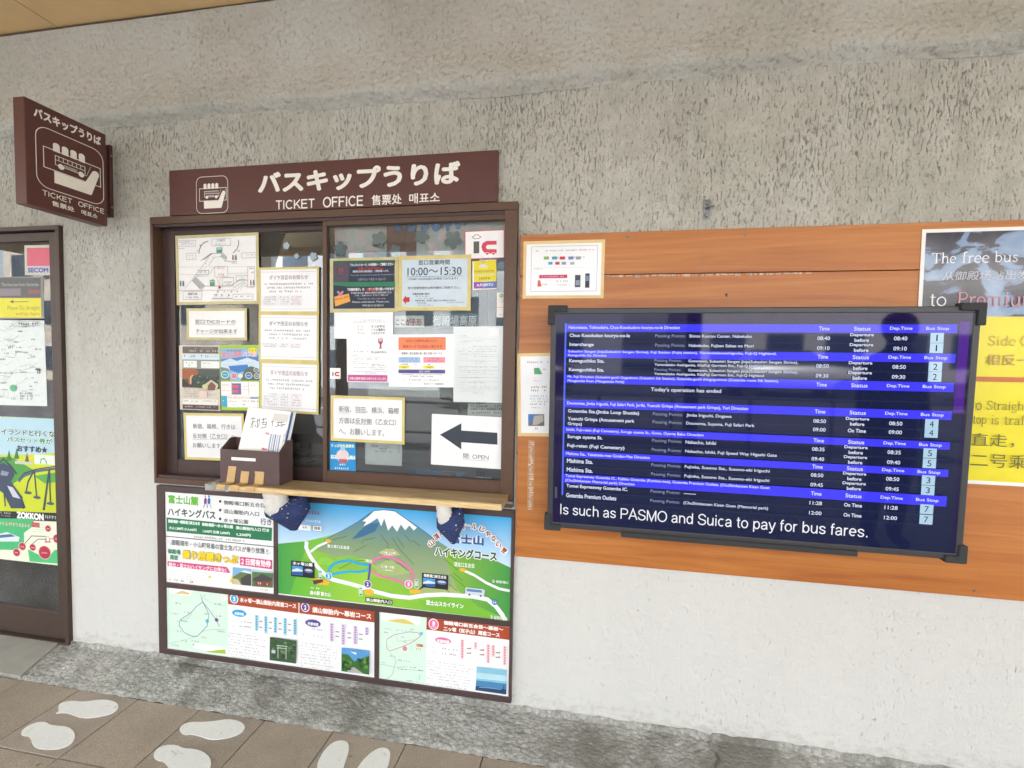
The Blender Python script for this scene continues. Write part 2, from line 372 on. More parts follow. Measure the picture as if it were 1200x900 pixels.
def m_glass(name='window_glass', tint=(.93, .95, .94, 1), refl=1.5, dirt=.03):
    b = NB(name); b.n.remove(b.p); out = b.n['Material Output']
    tr = b.new('ShaderNodeBsdfTransparent'); tr.inputs[0].default_value = tint
    gl = b.new('ShaderNodeBsdfGlossy'); gl.inputs['Roughness'].default_value = .01; gl.inputs[0].default_value = (1, 1, 1, 1)
    fr = b.new('ShaderNodeFresnel'); fr.inputs[0].default_value = refl; mx = b.new('ShaderNodeMixShader')
    b.l(fr.outputs[0], mx.inputs[0]); b.l(tr.outputs[0], mx.inputs[1]); b.l(gl.outputs[0], mx.inputs[2])
    df = b.new('ShaderNodeBsdfDiffuse'); df.inputs[0].default_value = (.7, .7, .68, 1); m2 = b.new('ShaderNodeMixShader')
    n = b.noise(b.coords((1, 1, 1)), 3, 5); b.l(b.ramp(n, [(.3, G(0)), (.8, G(dirt*2))]), m2.inputs[0])
    b.l(mx.outputs[0], m2.inputs[1]); b.l(df.outputs[0], m2.inputs[2]); b.l(m2.outputs[0], out.inputs[0]); return b.m
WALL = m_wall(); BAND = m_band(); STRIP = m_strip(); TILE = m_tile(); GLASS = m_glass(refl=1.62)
PLY = m_wood('orange_stained_plywood', '#a25c26', '#b46e2e', '#c07c3c', (.6, 8, 13))
SHELF = m_wood('worn_pine_shelf', '#8f7a58', '#a68f68', '#b9a57d', (2, 12, 30), .5)
SHELFE = m_wood('pale_pine_edge', '#b8925c', '#d9bd88', '#e6d0a0', (3, 30, 40), .5)
BROWN = simple('brown_anodised_aluminium', '#5c4435', .42, .25, .06, 30)
BROWN2 = simple('shaded_brown_aluminium', '#4a3a37', .45, .25, .06, 30)  # same aluminium, with the shade on the left sash put into its colour
DBROWN = simple('door_bronze_aluminium', '#4c3d35', .5, .3, .07, 20)
SIGN = simple('maroon_sign_enamel', '#5a3530', .38, 0, .05, 8)
SIGND = simple('dark_maroon_sign_side', '#4a2b2c', .4, 0, .05, 8)
SIGNW = ink('#efece2', .4); BOARDF = simple('dark_brown_board_frame', '#4a3a38', .45, 0, .06, 14)
PVC = simple('brown_plastic_box', '#5a4745', .4, 0, .05, 20)
BLACK = simple('black_rubber', '#2b2c2e', .55, 0, .1, 30)
BEZEL = simple('dark_grey_plastic_bezel', '#35373a', .42, 0, .06, 20)
GUARD = simple('grey_foam_corner_guard', '#333537', .8, 0, .08, 40, .1)
TAPE = simple('yellow_masking_tape', '#c9c08c', .45, 0, .1, 18)
TAPEY = simple('bright_yellow_tape', '#d6c67c', .45, 0, .08, 18)
TAPEO = simple('aged_cream_tape', '#e6c98e', .45, 0, .08, 18)
KRAFT = simple('kraft_tape', '#cba973', .4, 0, .08, 25)
STEEL = simple('galvanised_steel', '#85888a', .35, .8, .15, 50)
WHITE = ink('#f6f6f4'); LAM = simple('laminated_white_paper', '#f2f3f4', .12, 0, .02, 10)
TXT = ink('#3a3a3c'); GREY = ink('#8c8c90'); RED = ink('#c8322e'); LG = ink('#b9bbbd')
SOFFIT = simple('ochre_soffit_board', '#e2c08a', .6, 0, .05, 6)
CONC = simple('smooth_grey_concrete', '#a3a299', .85, 0, .12, 7, .15)
def m_foot():
    b = NB('worn_white_floor_marking'); co = b.coords(); base = b.ramp(b.noise(co, 60, 5, .8), [(.35, lin('#e6e8e3')), (.65, lin('#f0f1ee'))])
    base = b.mix(b.ramp(b.noise(co, 22, 5, .8, 1), [(.62, G(0)), (.70, G(.7))]), base, lin('#8b8378')); b.l(base, b.p.inputs['Base Color']); b.p.inputs['Roughness'].default_value = .6; return b.m
FOOT = m_foot()
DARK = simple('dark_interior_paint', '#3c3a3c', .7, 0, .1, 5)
# ================================================================== STRUCTURE
# the building wall with its window and door openings
WX0, WX1, WZ0, WZ1 = -1.992, -.3, .868, 2.085
DX, DZ0, DZ1 = -2.515, .02, 2.075
wl = MB()
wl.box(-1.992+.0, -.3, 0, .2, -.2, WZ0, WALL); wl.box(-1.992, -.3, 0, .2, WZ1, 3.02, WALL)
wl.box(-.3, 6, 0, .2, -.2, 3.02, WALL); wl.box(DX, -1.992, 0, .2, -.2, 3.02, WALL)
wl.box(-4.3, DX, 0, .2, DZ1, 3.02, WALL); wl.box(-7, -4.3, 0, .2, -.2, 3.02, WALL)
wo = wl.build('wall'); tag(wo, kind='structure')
def bandfn(x, t):
    prof = [(0, 2.515), (-.006, 2.522), (-.030, 2.540), (-.040, 2.552), (-.036, 2.59), (-.018, 2.66), (-.010, 2.74), (-.010, 2.85), (-.014, 2.975)]
    t = t*(len(prof)-1); i = min(int(t), len(prof)-2); f = t-i
    y = prof[i][0]*(1-f)+prof[i+1][0]*f; z = prof[i][1]*(1-f)+prof[i+1][1]*f
    n = math.sin(x*3.1)*.006+math.sin(x*7.7+1)*.004+math.sin(x*19+t)*.002
    k = 1-abs(2*t/(len(prof)-1)-.5) if t < 6 else .2
    return (x, y+n*.5*max(0, k)-.001, z+n*(1 if t < 5 else .3))
grid('wall_band', -7, 6, 0, 1, 260, 16, bandfn, BAND).__setitem__('kind', 'structure')
# soffit of the canopy: boards with open joints
sf = link('ceiling', None); tag(sf, kind='structure')
me0 = None
for i in range(12):
    x0 = -2.5-1.21*5+i*1.21
    if me0 is None:
        b = MB(); b.box(.003, 1.207, -3.85, -.012, 0, .012, SOFFIT, .002); o = b.build('soffit_panel', sf); me0 = o.data
    else: o = link('soffit_panel', me0, sf)
    o.location = (x0, 0, 2.985)
b = MB(); b.box(-8.6, 6.1, -3.9, .25, 3.0, 3.25, CONC); b.box(-8.6, 6.1, -3.98, -3.902, 2.9, 3.3, SOFFIT); b.build('canopy_slab', sf)
b = MB(); b.box(-8.55, 6.05, -.012, -.002, 2.972, 2.985, simple('dark_trim', '#5d4a3a', .6)); b.build('cornice_trim', sf)
b = MB(); b.box(-9, 7, .25, 7, 3.26, 4.6, CONC); tag(b.build('added_sun_block'), kind='structure')  # unseen block added to stop the sun; its height sets the street's shadow
# ground, pavement, road
GRD = simple('asphalt', '#4a4a4b', .9, 0, .15, 30); PAVE = simple('far_paver', '#a5a29a', .8, 0, .12, 12)
b = MB(); b.box(-600, 600, -900, 600, -.6, -.2, GRD); tag(b.build('ground'), kind='structure')
b = MB(); b.box(-60, 60, -30, -5.2, -.2, -.12, GRD); tag(b.build('road'), kind='structure')
b = MB()
for k in range(-4, 5): b.box(k*9-1.5, k*9+1.5, -12.1, -12.0, -.12, -.116, WHITE)
tag(b.build('road_markings'), kind='structure')
pv = link('pavement', None); tag(pv, kind='structure')
b = MB(); b.box(-9, 7, -5.2, 0.2, -.2, -.024, simple('dark_jointing_sand', '#3f3a35', .95)); b.box(-9, 7, -5.35, -5.2, -.2, -.005, CONC); b.build('bedding', pv)
X0T, TS = -2.461, .3
tm = None
for j in range(7):
    for i in range(-9, 16):
        if tm is None:
            b = MB(); b.box(-.1482, .1482, -.1482, .1482, -.024, 0, TILE, .0025); o = b.build('paver', pv); tm = o.data
        else: o = link('paver', tm, pv)
        o.location = (X0T+TS*(i+.5), -.2348-TS*(j+.5), random.uniform(-.0008, .0008)); o.rotation_euler.z = random.choice((0, PI/2, PI, -PI/2))
b = MB(); b.box(-9, -5.165, -5.2, -.235, -.024, 0, PAVE); b.box(2.345, 7, -5.2, -.235, -.024, 0, PAVE); b.box(-5.16, 2.34, -5.2, -2.338, -.024, 0, PAVE); b.build('far_paving', pv)
# rough concrete strip along the wall foot
def hsh(x, y):
    return (math.sin(x*127.1+y*311.7)*43758.5453) % 1
def vnoise(x, y):
    i, j = math.floor(x), math.floor(y); f, g = x-i, y-j; f = f*f*(3-2*f); g = g*g*(3-2*g)
    return (hsh(i, j)*(1-f)+hsh(i+1, j)*f)*(1-g)+(hsh(i, j+1)*(1-f)+hsh(i+1, j+1)*f)*g
def stripfn(x, y):
    n = vnoise(x*55, y*55)*.5+vnoise(x*120, y*120)*.3+vnoise(x*14, y*14)*.6
    t = -y/.236; rough = 1 if x < .45 else max(.15, 1-(x-.45)*6)
    z = .005+.012*(1-t)+(n-.7)*.010*rough*(1 if .02 < t else .3)
    edge = 1-max(0, (t-.93)/.07); z = z*edge-.002*(1-edge)
    if t < .03: z += .012+vnoise(x*30, 3)*.010
    cr = abs(x-(.485+.012*math.sin(y*60)-.1*y*0)); 
    if cr < .012: z -= (.012-cr)*.9
    yy = y+(vnoise(x*40, 9)-.5)*.008 if t > .9 else y
    return (x, yy, z)
def stripx(u, y):
    # the strip's left end is cut off obliquely by the door step
    xl = -2.56+(.06 if False else 0)-(-y)*.0
    return stripfn(u, y)
grid('concrete_strip', -2.53, 3.2, -.0005, -.236, 1000, 42, stripx, STRIP).__setitem__('kind', 'structure')
b = MB(); b.add([(-7, .03, .022), (-2.628, .03, .022), (-2.618, -.0, .022), (-2.53, -.002, .020), (-2.50, -.05, .017), (-2.50, -.2345, .0035), (-7, -.2345, .010)], [(0, 1, 2, 3, 4, 5, 6)], STRIP)
tag(b.build('rough_edge_infill', recalc=False), kind='structure')
b = MB()
def stepf(x, y): return (x, y, .0265-.012*max(0, -y)/.23+.001*vnoise(x*20, y*20))
P = [flr(0, 740), flr(74, 751), flr(66, 762), flr(45, 778), flr(24, 795.5), flr(0, 793)]
pts = [(-7, .03), (-2.60, .03), (-2.60, .0), (-2.575, -.06), (-2.535, -.14), (-2.50, -.226), (-2.60, -.234), (-7, -.234)]
pts = [(-7, .035), (P[1].x, .035), (P[2].x, P[2].y), (P[3].x, P[3].y), (P[4].x, P[4].y), (-7, -.234)]
vs = [(x, y, stepf(x, y)[2]) for x, y in pts]; b.add(vs+[(x, y, -.02) for x, y, z in vs], [tuple(range(6))]+[(i, (i+1) % 6, (i+1) % 6+6, i+6) for i in range(6)], CONC)
tag(b.build('door_step'), kind='structure')
# white footprints
fz = (0, 740, 5); fz2 = (0, 730, 2.4); fz3 = (240, 800, 4.615)
feet = [
 (fz, [(322, 482), (345, 470), (340, 440), (352, 422), (385, 410), (430, 406), (485, 412), (540, 405), (590, 399), (640, 402), (678, 414), (697, 436), (685, 462), (655, 482), (610, 494), (560, 503), (510, 508), (460, 502), (430, 490), (395, 478), (355, 476)], 'upper left white footprint painted on the brown pavers nearest the door'),
 (fz, [(122, 600), (130, 578), (160, 555), (200, 537), (245, 528), (275, 534), (290, 546), (330, 552), (385, 556), (420, 572), (440, 600), (436, 632), (410, 665), (360, 686), (300, 692), (240, 690), (205, 678), (188, 655), (180, 625), (160, 612), (135, 612)], 'lower left white footprint with small scuffs, at the far left of the pavers'),
 (fz2, [(503, 300), (512, 286), (535, 278), (570, 279), (605, 276), (640, 270), (672, 275), (691, 290), (682, 308), (655, 320), (620, 327), (590, 328), (562, 318), (540, 313), (515, 315)], 'white footprint beside the concrete strip below the course board map'),
 (fz2, [(430, 372), (440, 354), (465, 343), (497, 343), (515, 353), (545, 354), (572, 362), (592, 380), (594, 400), (585, 418), (545, 432), (500, 428), (475, 408), (462, 390), (440, 386)], 'white footprint cut by the bottom picture edge, second pair from the door'),
 (fz3, [(608, 462), (608, 440), (625, 400), (650, 360), (690, 325), (725, 312), (760, 314), (777, 330), (780, 360), (770, 400), (755, 440), (740, 500), (700, 560), (650, 580), (600, 560), (595, 510)], 'left toe-forward white footprint pointing straight at the wall'),
 (fz3, [(825, 462), (850, 425), (890, 385), (930, 358), (965, 350), (992, 358), (1004, 380), (1000, 420), (985, 465), (960, 520), (920, 570), (860, 590), (800, 570), (795, 510)], 'right toe-forward white footprint pointing straight at the wall')]
for (ox, oy, k), pts, lab in feet:
    q = [flr(ox+a/k, oy+c/k, .0015) for a, c in pts]
    # smooth the outline once
    q2 = []
    for i in range(len(q)): a, c = q[i], q[(i+1) % len(q)]; q2 += [a*.75+c*.25, a*.25+c*.75]
    cx = sum(v.x for v in q2)/len(q2); cy = sum(v.y for v in q2)/len(q2); n = len(q2); b = MB()
    b.add([(v.x-cx, v.y-cy, .0022) for v in q2]+[(v.x-cx, v.y-cy, -.0005) for v in q2], [tuple(range(n))]+[(i, (i+1) % n, (i+1) % n+n, i+n) for i in range(n)], FOOT)
    o = b.build('footprint_marking'); o.location = (cx, cy, 0); tag(o, lab, 'floor marking', 'white footprints painted on the pavers')
# ------------------------------------------------------------------ serif letters drawn as strokes (no serif font is at hand)
def _arc(cx, cy, rx, ry, a0, a1, n=10): return [(cx+rx*math.cos(math.radians(a0+(a1-a0)*i/n)), cy+ry*math.sin(math.radians(a0+(a1-a0)*i/n))) for i in range(n+1)]
# glyph: advance, list of (points, weight) in x-height units; weight 1 stem, .4 hairline
S_, H_ = 1.0, .42
def sf_(x, y, w=.34): return ([(x-w/2, y), (x+w/2, y)], H_)
GL = {
 'T': (1.3, [([(.65, 0), (.65, 1.5)], S_), ([(.08, 1.46), (1.22, 1.46)], H_), ([(.1, 1.2), (.08, 1.48)], H_), ([(1.2, 1.2), (1.22, 1.48)], H_), sf_(.65, .03, .5)]),
 'h': (1.12, [([(.22, 0), (.22, 1.55)], S_), ([(.26, .75)]+_arc(.56, .68, .28, .3, 150, 0)+[(.84, 0)], .8), sf_(.22, .03, .42), sf_(.84, .03, .42), ([(.05, 1.5), (.22, 1.55)], H_)]),
 'e': (.9, [(_arc(.45, .5, .36, .48, 10, 310), .8), ([(.1, .55), (.8, .55)], H_)]),
 'f': (.68, [([(.26, 0), (.26, 1.2)]+_arc(.48, 1.25, .22, .27, 180, 50), .95), ([(.02, .98), (.58, .98)], H_), sf_(.26, .03, .44)]),
 'r': (.75, [([(.22, 0), (.22, .98)], S_), ([(.24, .65), (.4, .92), (.6, .98), (.68, .88)], .8), sf_(.22, .03, .44), ([(.03, .94), (.22, .98)], H_)]),
 'b': (1.05, [([(.22, .02), (.22, 1.55)], S_), (_arc(.52, .5, .36, .48, 150, -160), .8), ([(.03, 1.5), (.22, 1.55)], H_)]),
 'u': (1.12, [([(.22, .97), (.22, .35)]+_arc(.5, .33, .28, .31, 180, 330)+[(.86, .35)], .85), ([(.86, .98), (.86, .02)], S_), ([(.04, .96), (.22, .96)], H_), ([(.66, .96), (.86, .96)], H_), ([(.86, .03), (1.04, .05)], H_)]),
 's': (.78, [([(.66, .78), (.62, .9), (.42, .98), (.2, .88), (.18, .7), (.38, .55), (.6, .42), (.66, .22), (.48, .03), (.22, .05), (.1, .26)], .75)]),
 't': (.64, [([(.26, 1.32), (.26, .25)]+_arc(.42, .22, .16, .2, 180, 300), .95), ([(.04, .97), (.56, .97)], H_)]),
 'o': (1.0, [(_arc(.5, .5, .4, .47, 0, 360, 20), .8)]),
 'P': (1.15, [([(.28, 0), (.28, 1.5)], S_), ([(.28, 1.46), (.6, 1.46)]+_arc(.62, 1.1, .38, .36, 90, -90)+[(.28, .74)], .75), sf_(.28, .03, .5), ([(.06, 1.47), (.3, 1.47)], H_)]),
 'm': (1.7, [([(.22, 0), (.22, .98)], S_), ([(.25, .75)]+_arc(.52, .68, .26, .3, 150, 0)+[(.78, 0)], .85), ([(.8, .75)]+_arc(1.1, .68, .28, .3, 150, 0)+[(1.38, 0)], .85), sf_(.22, .03, .42), sf_(.8, .03, .42), sf_(1.38, .03, .42), ([(.04, .94), (.22, .98)], H_)]),
 'i': (.55, [([(.27, 0), (.27, .98)], S_), sf_(.27, .03, .44), ([(.08, .94), (.27, .98)], H_), ([(.26, 1.3), (.26, 1.44)], 1.2)]),
 'S': (1.05, [([(.86, 1.15), (.84, 1.38), (.55, 1.5), (.26, 1.4), (.16, 1.15), (.34, .88), (.68, .7), (.88, .45), (.78, .12), (.5, 0), (.2, .08), (.1, .38)], .8)]),
 'd': (1.1, [([(.84, 0), (.84, 1.55)], S_), (_arc(.5, .5, .36, .48, 30, 330), .8), ([(.64, 1.5), (.84, 1.55)], H_), ([(.84, .03), (1.02, .05)], H_)]),
 'G': (1.4, [(_arc(.7, .75, .58, .75, 40, 330, 16), .85), ([(1.2, .05), (1.2, .66)], S_), ([(.98, .66), (1.36, .66)], H_)]),
 'a': (.95, [([(.16, .74), (.22, .92), (.46, .98), (.66, .84), (.67, .1), (.86, .03)], .85), ([(.66, .58), (.3, .46), (.12, .25), (.26, .03), (.48, .06), (.66, .24)], .7)]),
 'g': (.95, [(_arc(.42, .66, .28, .3, 0, 360, 14), .7), ([(.62, .88), (.85, .93)], H_), ([(.25, .4), (.15, .24), (.35, .1), (.7, .05), (.82, -.15), (.6, -.38), (.3, -.4), (.1, -.25), (.2, -.05)], .6)]),
 'p': (1.08, [([(.22, -.5), (.22, .97)], S_), (_arc(.55, .5, .36, .48, 150, -150), .8), sf_(.22, -.47, .44), ([(.03, .93), (.22, .97)], H_)]),
}
def SERIF(s, word, x0, y0, y1, x1, mat, bold=0):
    X0, X1, Z0, Z1 = s.lbox(x0, y0, y1, x1); w_ = sum(GL[c][0] for c in word); pts = [p[1] for c in word for st in GL[c][1] for p in st[0]]
    lo, hi = min(pts), max(pts); kz = (Z1-Z0)/(hi-lo); kx = (X1-X0)/w_; x = X0; t0 = kz*(.17 if bold else .13)
    for c in word:
        for st, wt in GL[c][1]: s.lline([(x+px*kx, Z0+(pz-lo)*kz) for px, pz in st], t0*wt, mat)
        x += GL[c][0]*kx
GS = {
 ' ': (.5, []), '.': (.5, [[(.25, .0), (.25, .2)]]), 'I': (.5, [[(.25, 0), (.25, 1.4)]]),
 's': (.92, [[(.78, .72)]+_arc(.46, .72, .31, .22, 20, 180, 8)+[(.3, .56), (.62, .44)]+_arc(.47, .28, .32, .22, 40, -180, 9)]),
 'u': (1.02, [[(.17, 1), (.17, .36)]+_arc(.47, .38, .3, .32, 190, 330, 7)+[(.84, .4)], [(.84, 1), (.84, 0)]]),
 'c': (.95, [_arc(.5, .5, .36, .45, 50, 310, 14)]), 'h': (1.02, [[(.17, 0), (.17, 1.4)], [(.17, .6)]+_arc(.49, .6, .34, .34, 150, 0, 8)+[(.84, 0)]]),
 'a': (.98, [[(.16, .72)]+_arc(.46, .7, .3, .25, 160, 0, 8)+[(.77, .2), (.82, .02)], [(.77, .56), (.4, .5)]+_arc(.4, .27, .27, .23, 100, 300, 8)+[(.77, .3)]]),
 'P': (1.22, [[(.19, 0), (.19, 1.34), (.7, 1.34)]+_arc(.72, .99, .36, .35, 90, -90, 10)+[(.19, .64)]]), 'A': (1.24, [[(.06, 0), (.62, 1.4), (1.18, 0)], [(.27, .46), (.97, .46)]]),
 'S': (1.2, [[(1.02, 1.02)]+_arc(.6, 1.0, .43, .35, 10, 180, 10)+[(.3, .78), (.9, .6)]+_arc(.6, .38, .47, .34, 40, -185, 11)]),
 'M': (1.5, [[(.18, 0), (.18, 1.4)], [(.2, 1.36), (.75, .04), (1.3, 1.36)], [(1.32, 1.4), (1.32, 0)]]), 'O': (1.42, [_arc(.71, .7, .58, .66, 0, 360, 26)]),
 'n': (1.02, [[(.17, 0), (.17, 1)], [(.17, .6)]+_arc(.49, .6, .34, .34, 150, 0, 8)+[(.84, 0)]]), 'd': (1.02, [[(.84, 0), (.84, 1.4)], _arc(.48, .5, .34, .45, 15, 345, 16)]),
 'i': (.42, [[(.21, 0), (.21, 1)], [(.21, 1.22), (.21, 1.4)]]), 't': (.56, [[(.26, 1.3), (.26, .2), (.34, .06), (.5, .06)], [(.04, .95), (.5, .95)]]), 'o': (1.02, [_arc(.51, .5, .38, .45, 0, 360, 20)]),
 'p': (1.02, [[(.17, -.38), (.17, 1)], _arc(.53, .5, .34, .45, -165, 165, 16)]), 'y': (.92, [[(.07, 1), (.46, .05)], [(.85, 1), (.44, -.18), (.33, -.32), (.12, -.32)]]),
 'f': (.56, [[(.22, 0), (.22, 1.15), (.3, 1.33), (.5, 1.34)], [(.04, .95), (.48, .95)]]), 'r': (.64, [[(.17, 0), (.17, 1)], [(.17, .62), (.3, .9), (.56, .93)]]),
 'b': (1.02, [[(.17, 0), (.17, 1.4)], _arc(.53, .5, .34, .45, -165, 165, 16)]), 'e': (1.0, [[(.14, .52), (.86, .52)]+_arc(.5, .52, .36, .42, 0, 310, 16)]),
 'T': (1.12, [[(.56, 0), (.56, 1.34)], [(.06, 1.34), (1.06, 1.34)]]), 'C': (1.32, [_arc(.7, .7, .55, .64, 42, 318, 20)]), 'K': (1.22, [[(.19, 0), (.19, 1.4)], [(1.08, 1.4), (.22, .5)], [(.5, .8), (1.14, 0)]]),
 'E': (1.2, [[(1.08, 1.34), (.19, 1.34), (.19, .06), (1.1, .06)], [(.19, .74), (1.0, .74)]]), 'F': (1.12, [[(1.06, 1.34), (.19, 1.34), (.19, 0)], [(.19, .72), (.92, .72)]])}
def SANS(s, word, box, mat, wt=.15):
    X0, X1, Z0, Z1 = box; w_ = sum(GS[c][0] for c in word); pts = [p[1] for c in word for st in GS[c][1] for p in st]
    lo, hi = min(pts), max(pts); kz = (Z1-Z0)/(hi-lo); kx = (X1-X0)/w_; x = X0
    for c in word:
        for st in GS[c][1]: s.lline([(x+px*kx, Z0+(pz-lo)*kz) for px, pz in st], kz*wt, mat)
        x += GS[c][0]*kx
# ================================================================== TICKET WINDOW
tw = empty('ticket_window', (0, 0, 0), 'brown aluminium sliding ticket window covered in taped notices, under the long maroon sign', 'window')
FY = -.03
x0, x1, z0, z1 = WX0-.001, WX1-.001, WZ0-.001, WZ1+.001
b = MB(); b.box(x0, x1, FY, .10, z1-.032, z1, BROWN, .002); b.box(x0, x0+.014, FY, .10, z0+.026, z1-.032, BROWN, .002)
b.box(x1-.05, x1, FY, .10, z0+.026, z1-.032, BROWN, .002); b.box(x0, x1, FY, .10, z0, z0+.026, BROWN, .002)
b.box(x0+.014, x1-.05, -.022, -.018, z1-.044, z1-.032, BROWN2); b.box(x0+.014, x1-.05, .012, .016, z1-.05, z1-.032, BROWN2)
b.build('window_frame', tw)
b = MB(); b.box(x0+.014, x1-.05, -.024, -.020, z0+.026, z0+.040, BROWN2); b.box(x0+.014, x1-.05, .010, .014, z0+.026, z0+.040, BROWN2); b.box(x0+.014, x1-.05, .050, .054, z0+.026, z0+.040, BROWN2)
b.build('sliding_track', tw)
def sash(out, gl, y0, y1, yg, mat, drop=0):
    ox0, ox1, oz0, oz1 = out; gx0, gx1, gz0, gz1 = gl
    b = MB(); b.box(ox0, gx0, y0, y1, oz0, oz1, mat, .0015); b.box(gx1, ox1, y0, y1, oz0, oz1, mat, .0015)
    b.box(gx0, gx1, y0+.001, y1, gz1, oz1, mat, .0015); b.box(gx0, gx1, y0+.001, y1, oz0, gz0, mat, .0015)
    g = MB(); e = .004
    for a in ((gx0, gx0+e, gz0, gz1), (gx1-e, gx1, gz0, gz1), (gx0+e, gx1-e, gz1-e, gz1), (gx0+e, gx1-e, gz0, gz0+e)): b.box(a[0], a[1], yg-.004, yg+.004, a[2], a[3], BLACK)
    o = b.build('sash', tw); g.box(gx0+.001, gx1-.001, yg-.0012, yg+.0012, gz0+.001, gz1-.001, GLASS); g.build('glass_pane', o); return o
rg = rect([(384.5, 266), (595.5, 257), (590, 565), (384.5, 551)], -.008)
rl = rect([(377, 258), (606, 248), (602, 578), (378, 562)], -.022)
RS = (rl[0], x1-.0505, z0+.027, z1-.034); RG = (rg[0], rg[1], rg[2]+.004, rg[3])
sash(RS, RG, -.019, .007, -.006, BROWN)
lg = rect([(205.5, 276), (377, 270), (380, 548), (210.5, 538)], .030)
LS = (x0+.015, RS[0]+.030, z0+.027, z1-.034); LGR = (lg[0], RS[0]+.004, lg[2], lg[3])
sash(LS, LGR, .020, .046, .033, BROWN2)
YL, YR = .0315-.0045, -.0088        # just in front of each pane
YRI = -.0035                        # just behind the right pane
def ZA(s): return s.z(180, 170, 2.727)
# ---------------- notices on the left pane
WG = 'notices taped to the ticket window'
s = Sheet('station_map_notice', [(205, 276), (304.4, 272.4), (303, 355.6), (208, 358)], YL-.001, 'large white line map of the station paths taped top left on the ticket window', 'notice', WG, tape=.014, curl=.0)
s.z(200, 265, 9); K = ink('#55565a'); L1 = .0011
for q in ([(75, 150), (268, 150)], [(75, 212), (268, 212), (268, 150)], [(75, 236), (150, 236)]): s.line(q, L1, K)
s.dash(90, 165, 178, 262, K); s.dash(115, 185, 197, 262, K); s.line([(300, 295), (305, 250), (325, 205), (355, 175), (400, 158)], .004, GREY)
s.dash(285, 195, 220, 315, K); s.dash(268, 255, 275, 292, K); s.frame(172, 288, 355, 268, K, L1); s.dash(190, 305, 318, 250, GREY); s.dash(195, 330, 342, 245, GREY)
s.frame(438, 138, 210, 636, K, L1); s.text('乙女口', 492, 140, 165, 575, K, .01); s.dash(475, 185, 200, 600, K)
s.line([(718, 145), (722, 190), (705, 240), (662, 285)], .004, GREY); s.dash(740, 180, 205, 762, K); s.dash(710, 255, 272, 735, K); s.frame(752, 285, 338, 893, K, L1); s.dash(790, 300, 315, 880, GREY)
GRN = ink('#5f9c80')
s.r(487, 228, 284, 546, GRN); s.r(418, 570, 634, 466, GRN); s.dash(500, 210, 228, 530, K); s.dash(428, 556, 568, 458, K); s.r(494, 236, 250, 540, ink('#bcd6c8')); s.r(424, 580, 592, 460, ink('#bcd6c8'))
s.line([(320, 368), (430, 290), (550, 286), (600, 330), (575, 370), (690, 374)], L1*1.6, K); s.line([(410, 330), (155, 660)], L1, K); s.line([(440, 330), (545, 325), (575, 365)], L1, K)
s.poly([(330, 360), (425, 290), (445, 292), (365, 350)], GREY); s.poly([(525, 325), (550, 288), (605, 330), (585, 352)], LG)
s.line([(465, 330), (405, 420)], L1, K); s.dash(372, 388, 405, 398, K)
for x, c in ((660, '#a8463c'), (692, '#3c5a9c'), (108, '#3b7c6c'), (137, '#a8463c'), (138, '#3c5a9c'), (850, '#b04540'), (880, '#2f7a78')):
    yy = 305 if x in (660, 692) else 580 if x < 200 else 570
    s.r(x-5, yy+10, yy+55, x+7, ink(c)); s.ell(x+1, yy+4, 6, 6, ink(c), 10)
s.dash(650, 385, 398, 710, K)
s.line([(95, 434), (470, 430)], L1, LG); s.line([(95, 512), (330, 512)], L1, LG); s.line([(610, 430), (820, 430)], L1, LG); s.line([(610, 500), (820, 497)], L1, LG)
s.line([(290, 468), (410, 468), (400, 510), (275, 518)], L1*1.5, K); s.dash(300, 478, 495, 388, K); s.line([(275, 530), (400, 528), (470, 430)], L1, K)
s.frame(472, 430, 540, 606, K, L1); s.text('きっぷ', 502, 432, 458, 574, ink('#d08a88'), .01); s.text('うりば', 505, 500, 530, 574, ink('#d08a88'), .01)
s.line([(492, 542), (522, 640)], L1, RED); s.line([(530, 542), (522, 640)], L1, K); s.r(512, 638, 658, 534, ink('#b23848'))
s.frame(553, 545, 632, 670, K, L1); s.dash(572, 585, 600, 655, K); s.dash(590, 608, 620, 640, K); s.frame(697, 527, 575, 820, K, L1); s.dash(735, 540, 553, 775, K)
s.line([(820, 430), (893, 428), (893, 640), (820, 640)], L1, K, True); s.dash(835, 440, 456, 885, K); s.dash(860, 482, 500, 880, K); s.dash(840, 640, 652, 890, K)
s.poly([(235, 575), (268, 535), (368, 632), (322, 668)], LG); s.line([(235, 575), (322, 668)], L1, K)
for i in range(9): s.line([(262+i*9, 545+i*9.5), (236+i*9.5, 573+i*10)], .0007, K)
s.line([(150, 680), (700, 676), (790, 600), (830, 650)], L1, K); s.line([(365, 634), (640, 632), (740, 565), (800, 565)], L1*1.5, K); s.line([(665, 660), (770, 590), (790, 590)], L1, K)
s.line([(740, 680), (770, 635), (800, 635), (820, 655)], L1, GREY); s.line([(90, 680), (150, 680)], L1, K)
s.frame(140, 692, 778, 338, K, L1); s.text('箱根方面', 190, 706, 730, 290, K, .01); s.dash(178, 745, 765, 305, K)
s.line([(445, 768), (660, 766)], .003, GREY)
for x in (482, 553, 625): s.dash(x-12, 718, 745, x+14, K); s.line([(x-25, 760), (x-8, 742)], L1, K)
for x in (505, 575, 650, 716): s.dash(x-6, 682, 702, x+8, K)
s.frame(668, 722, 778, 880, K, L1); s.dash(690, 738, 754, 868, K)

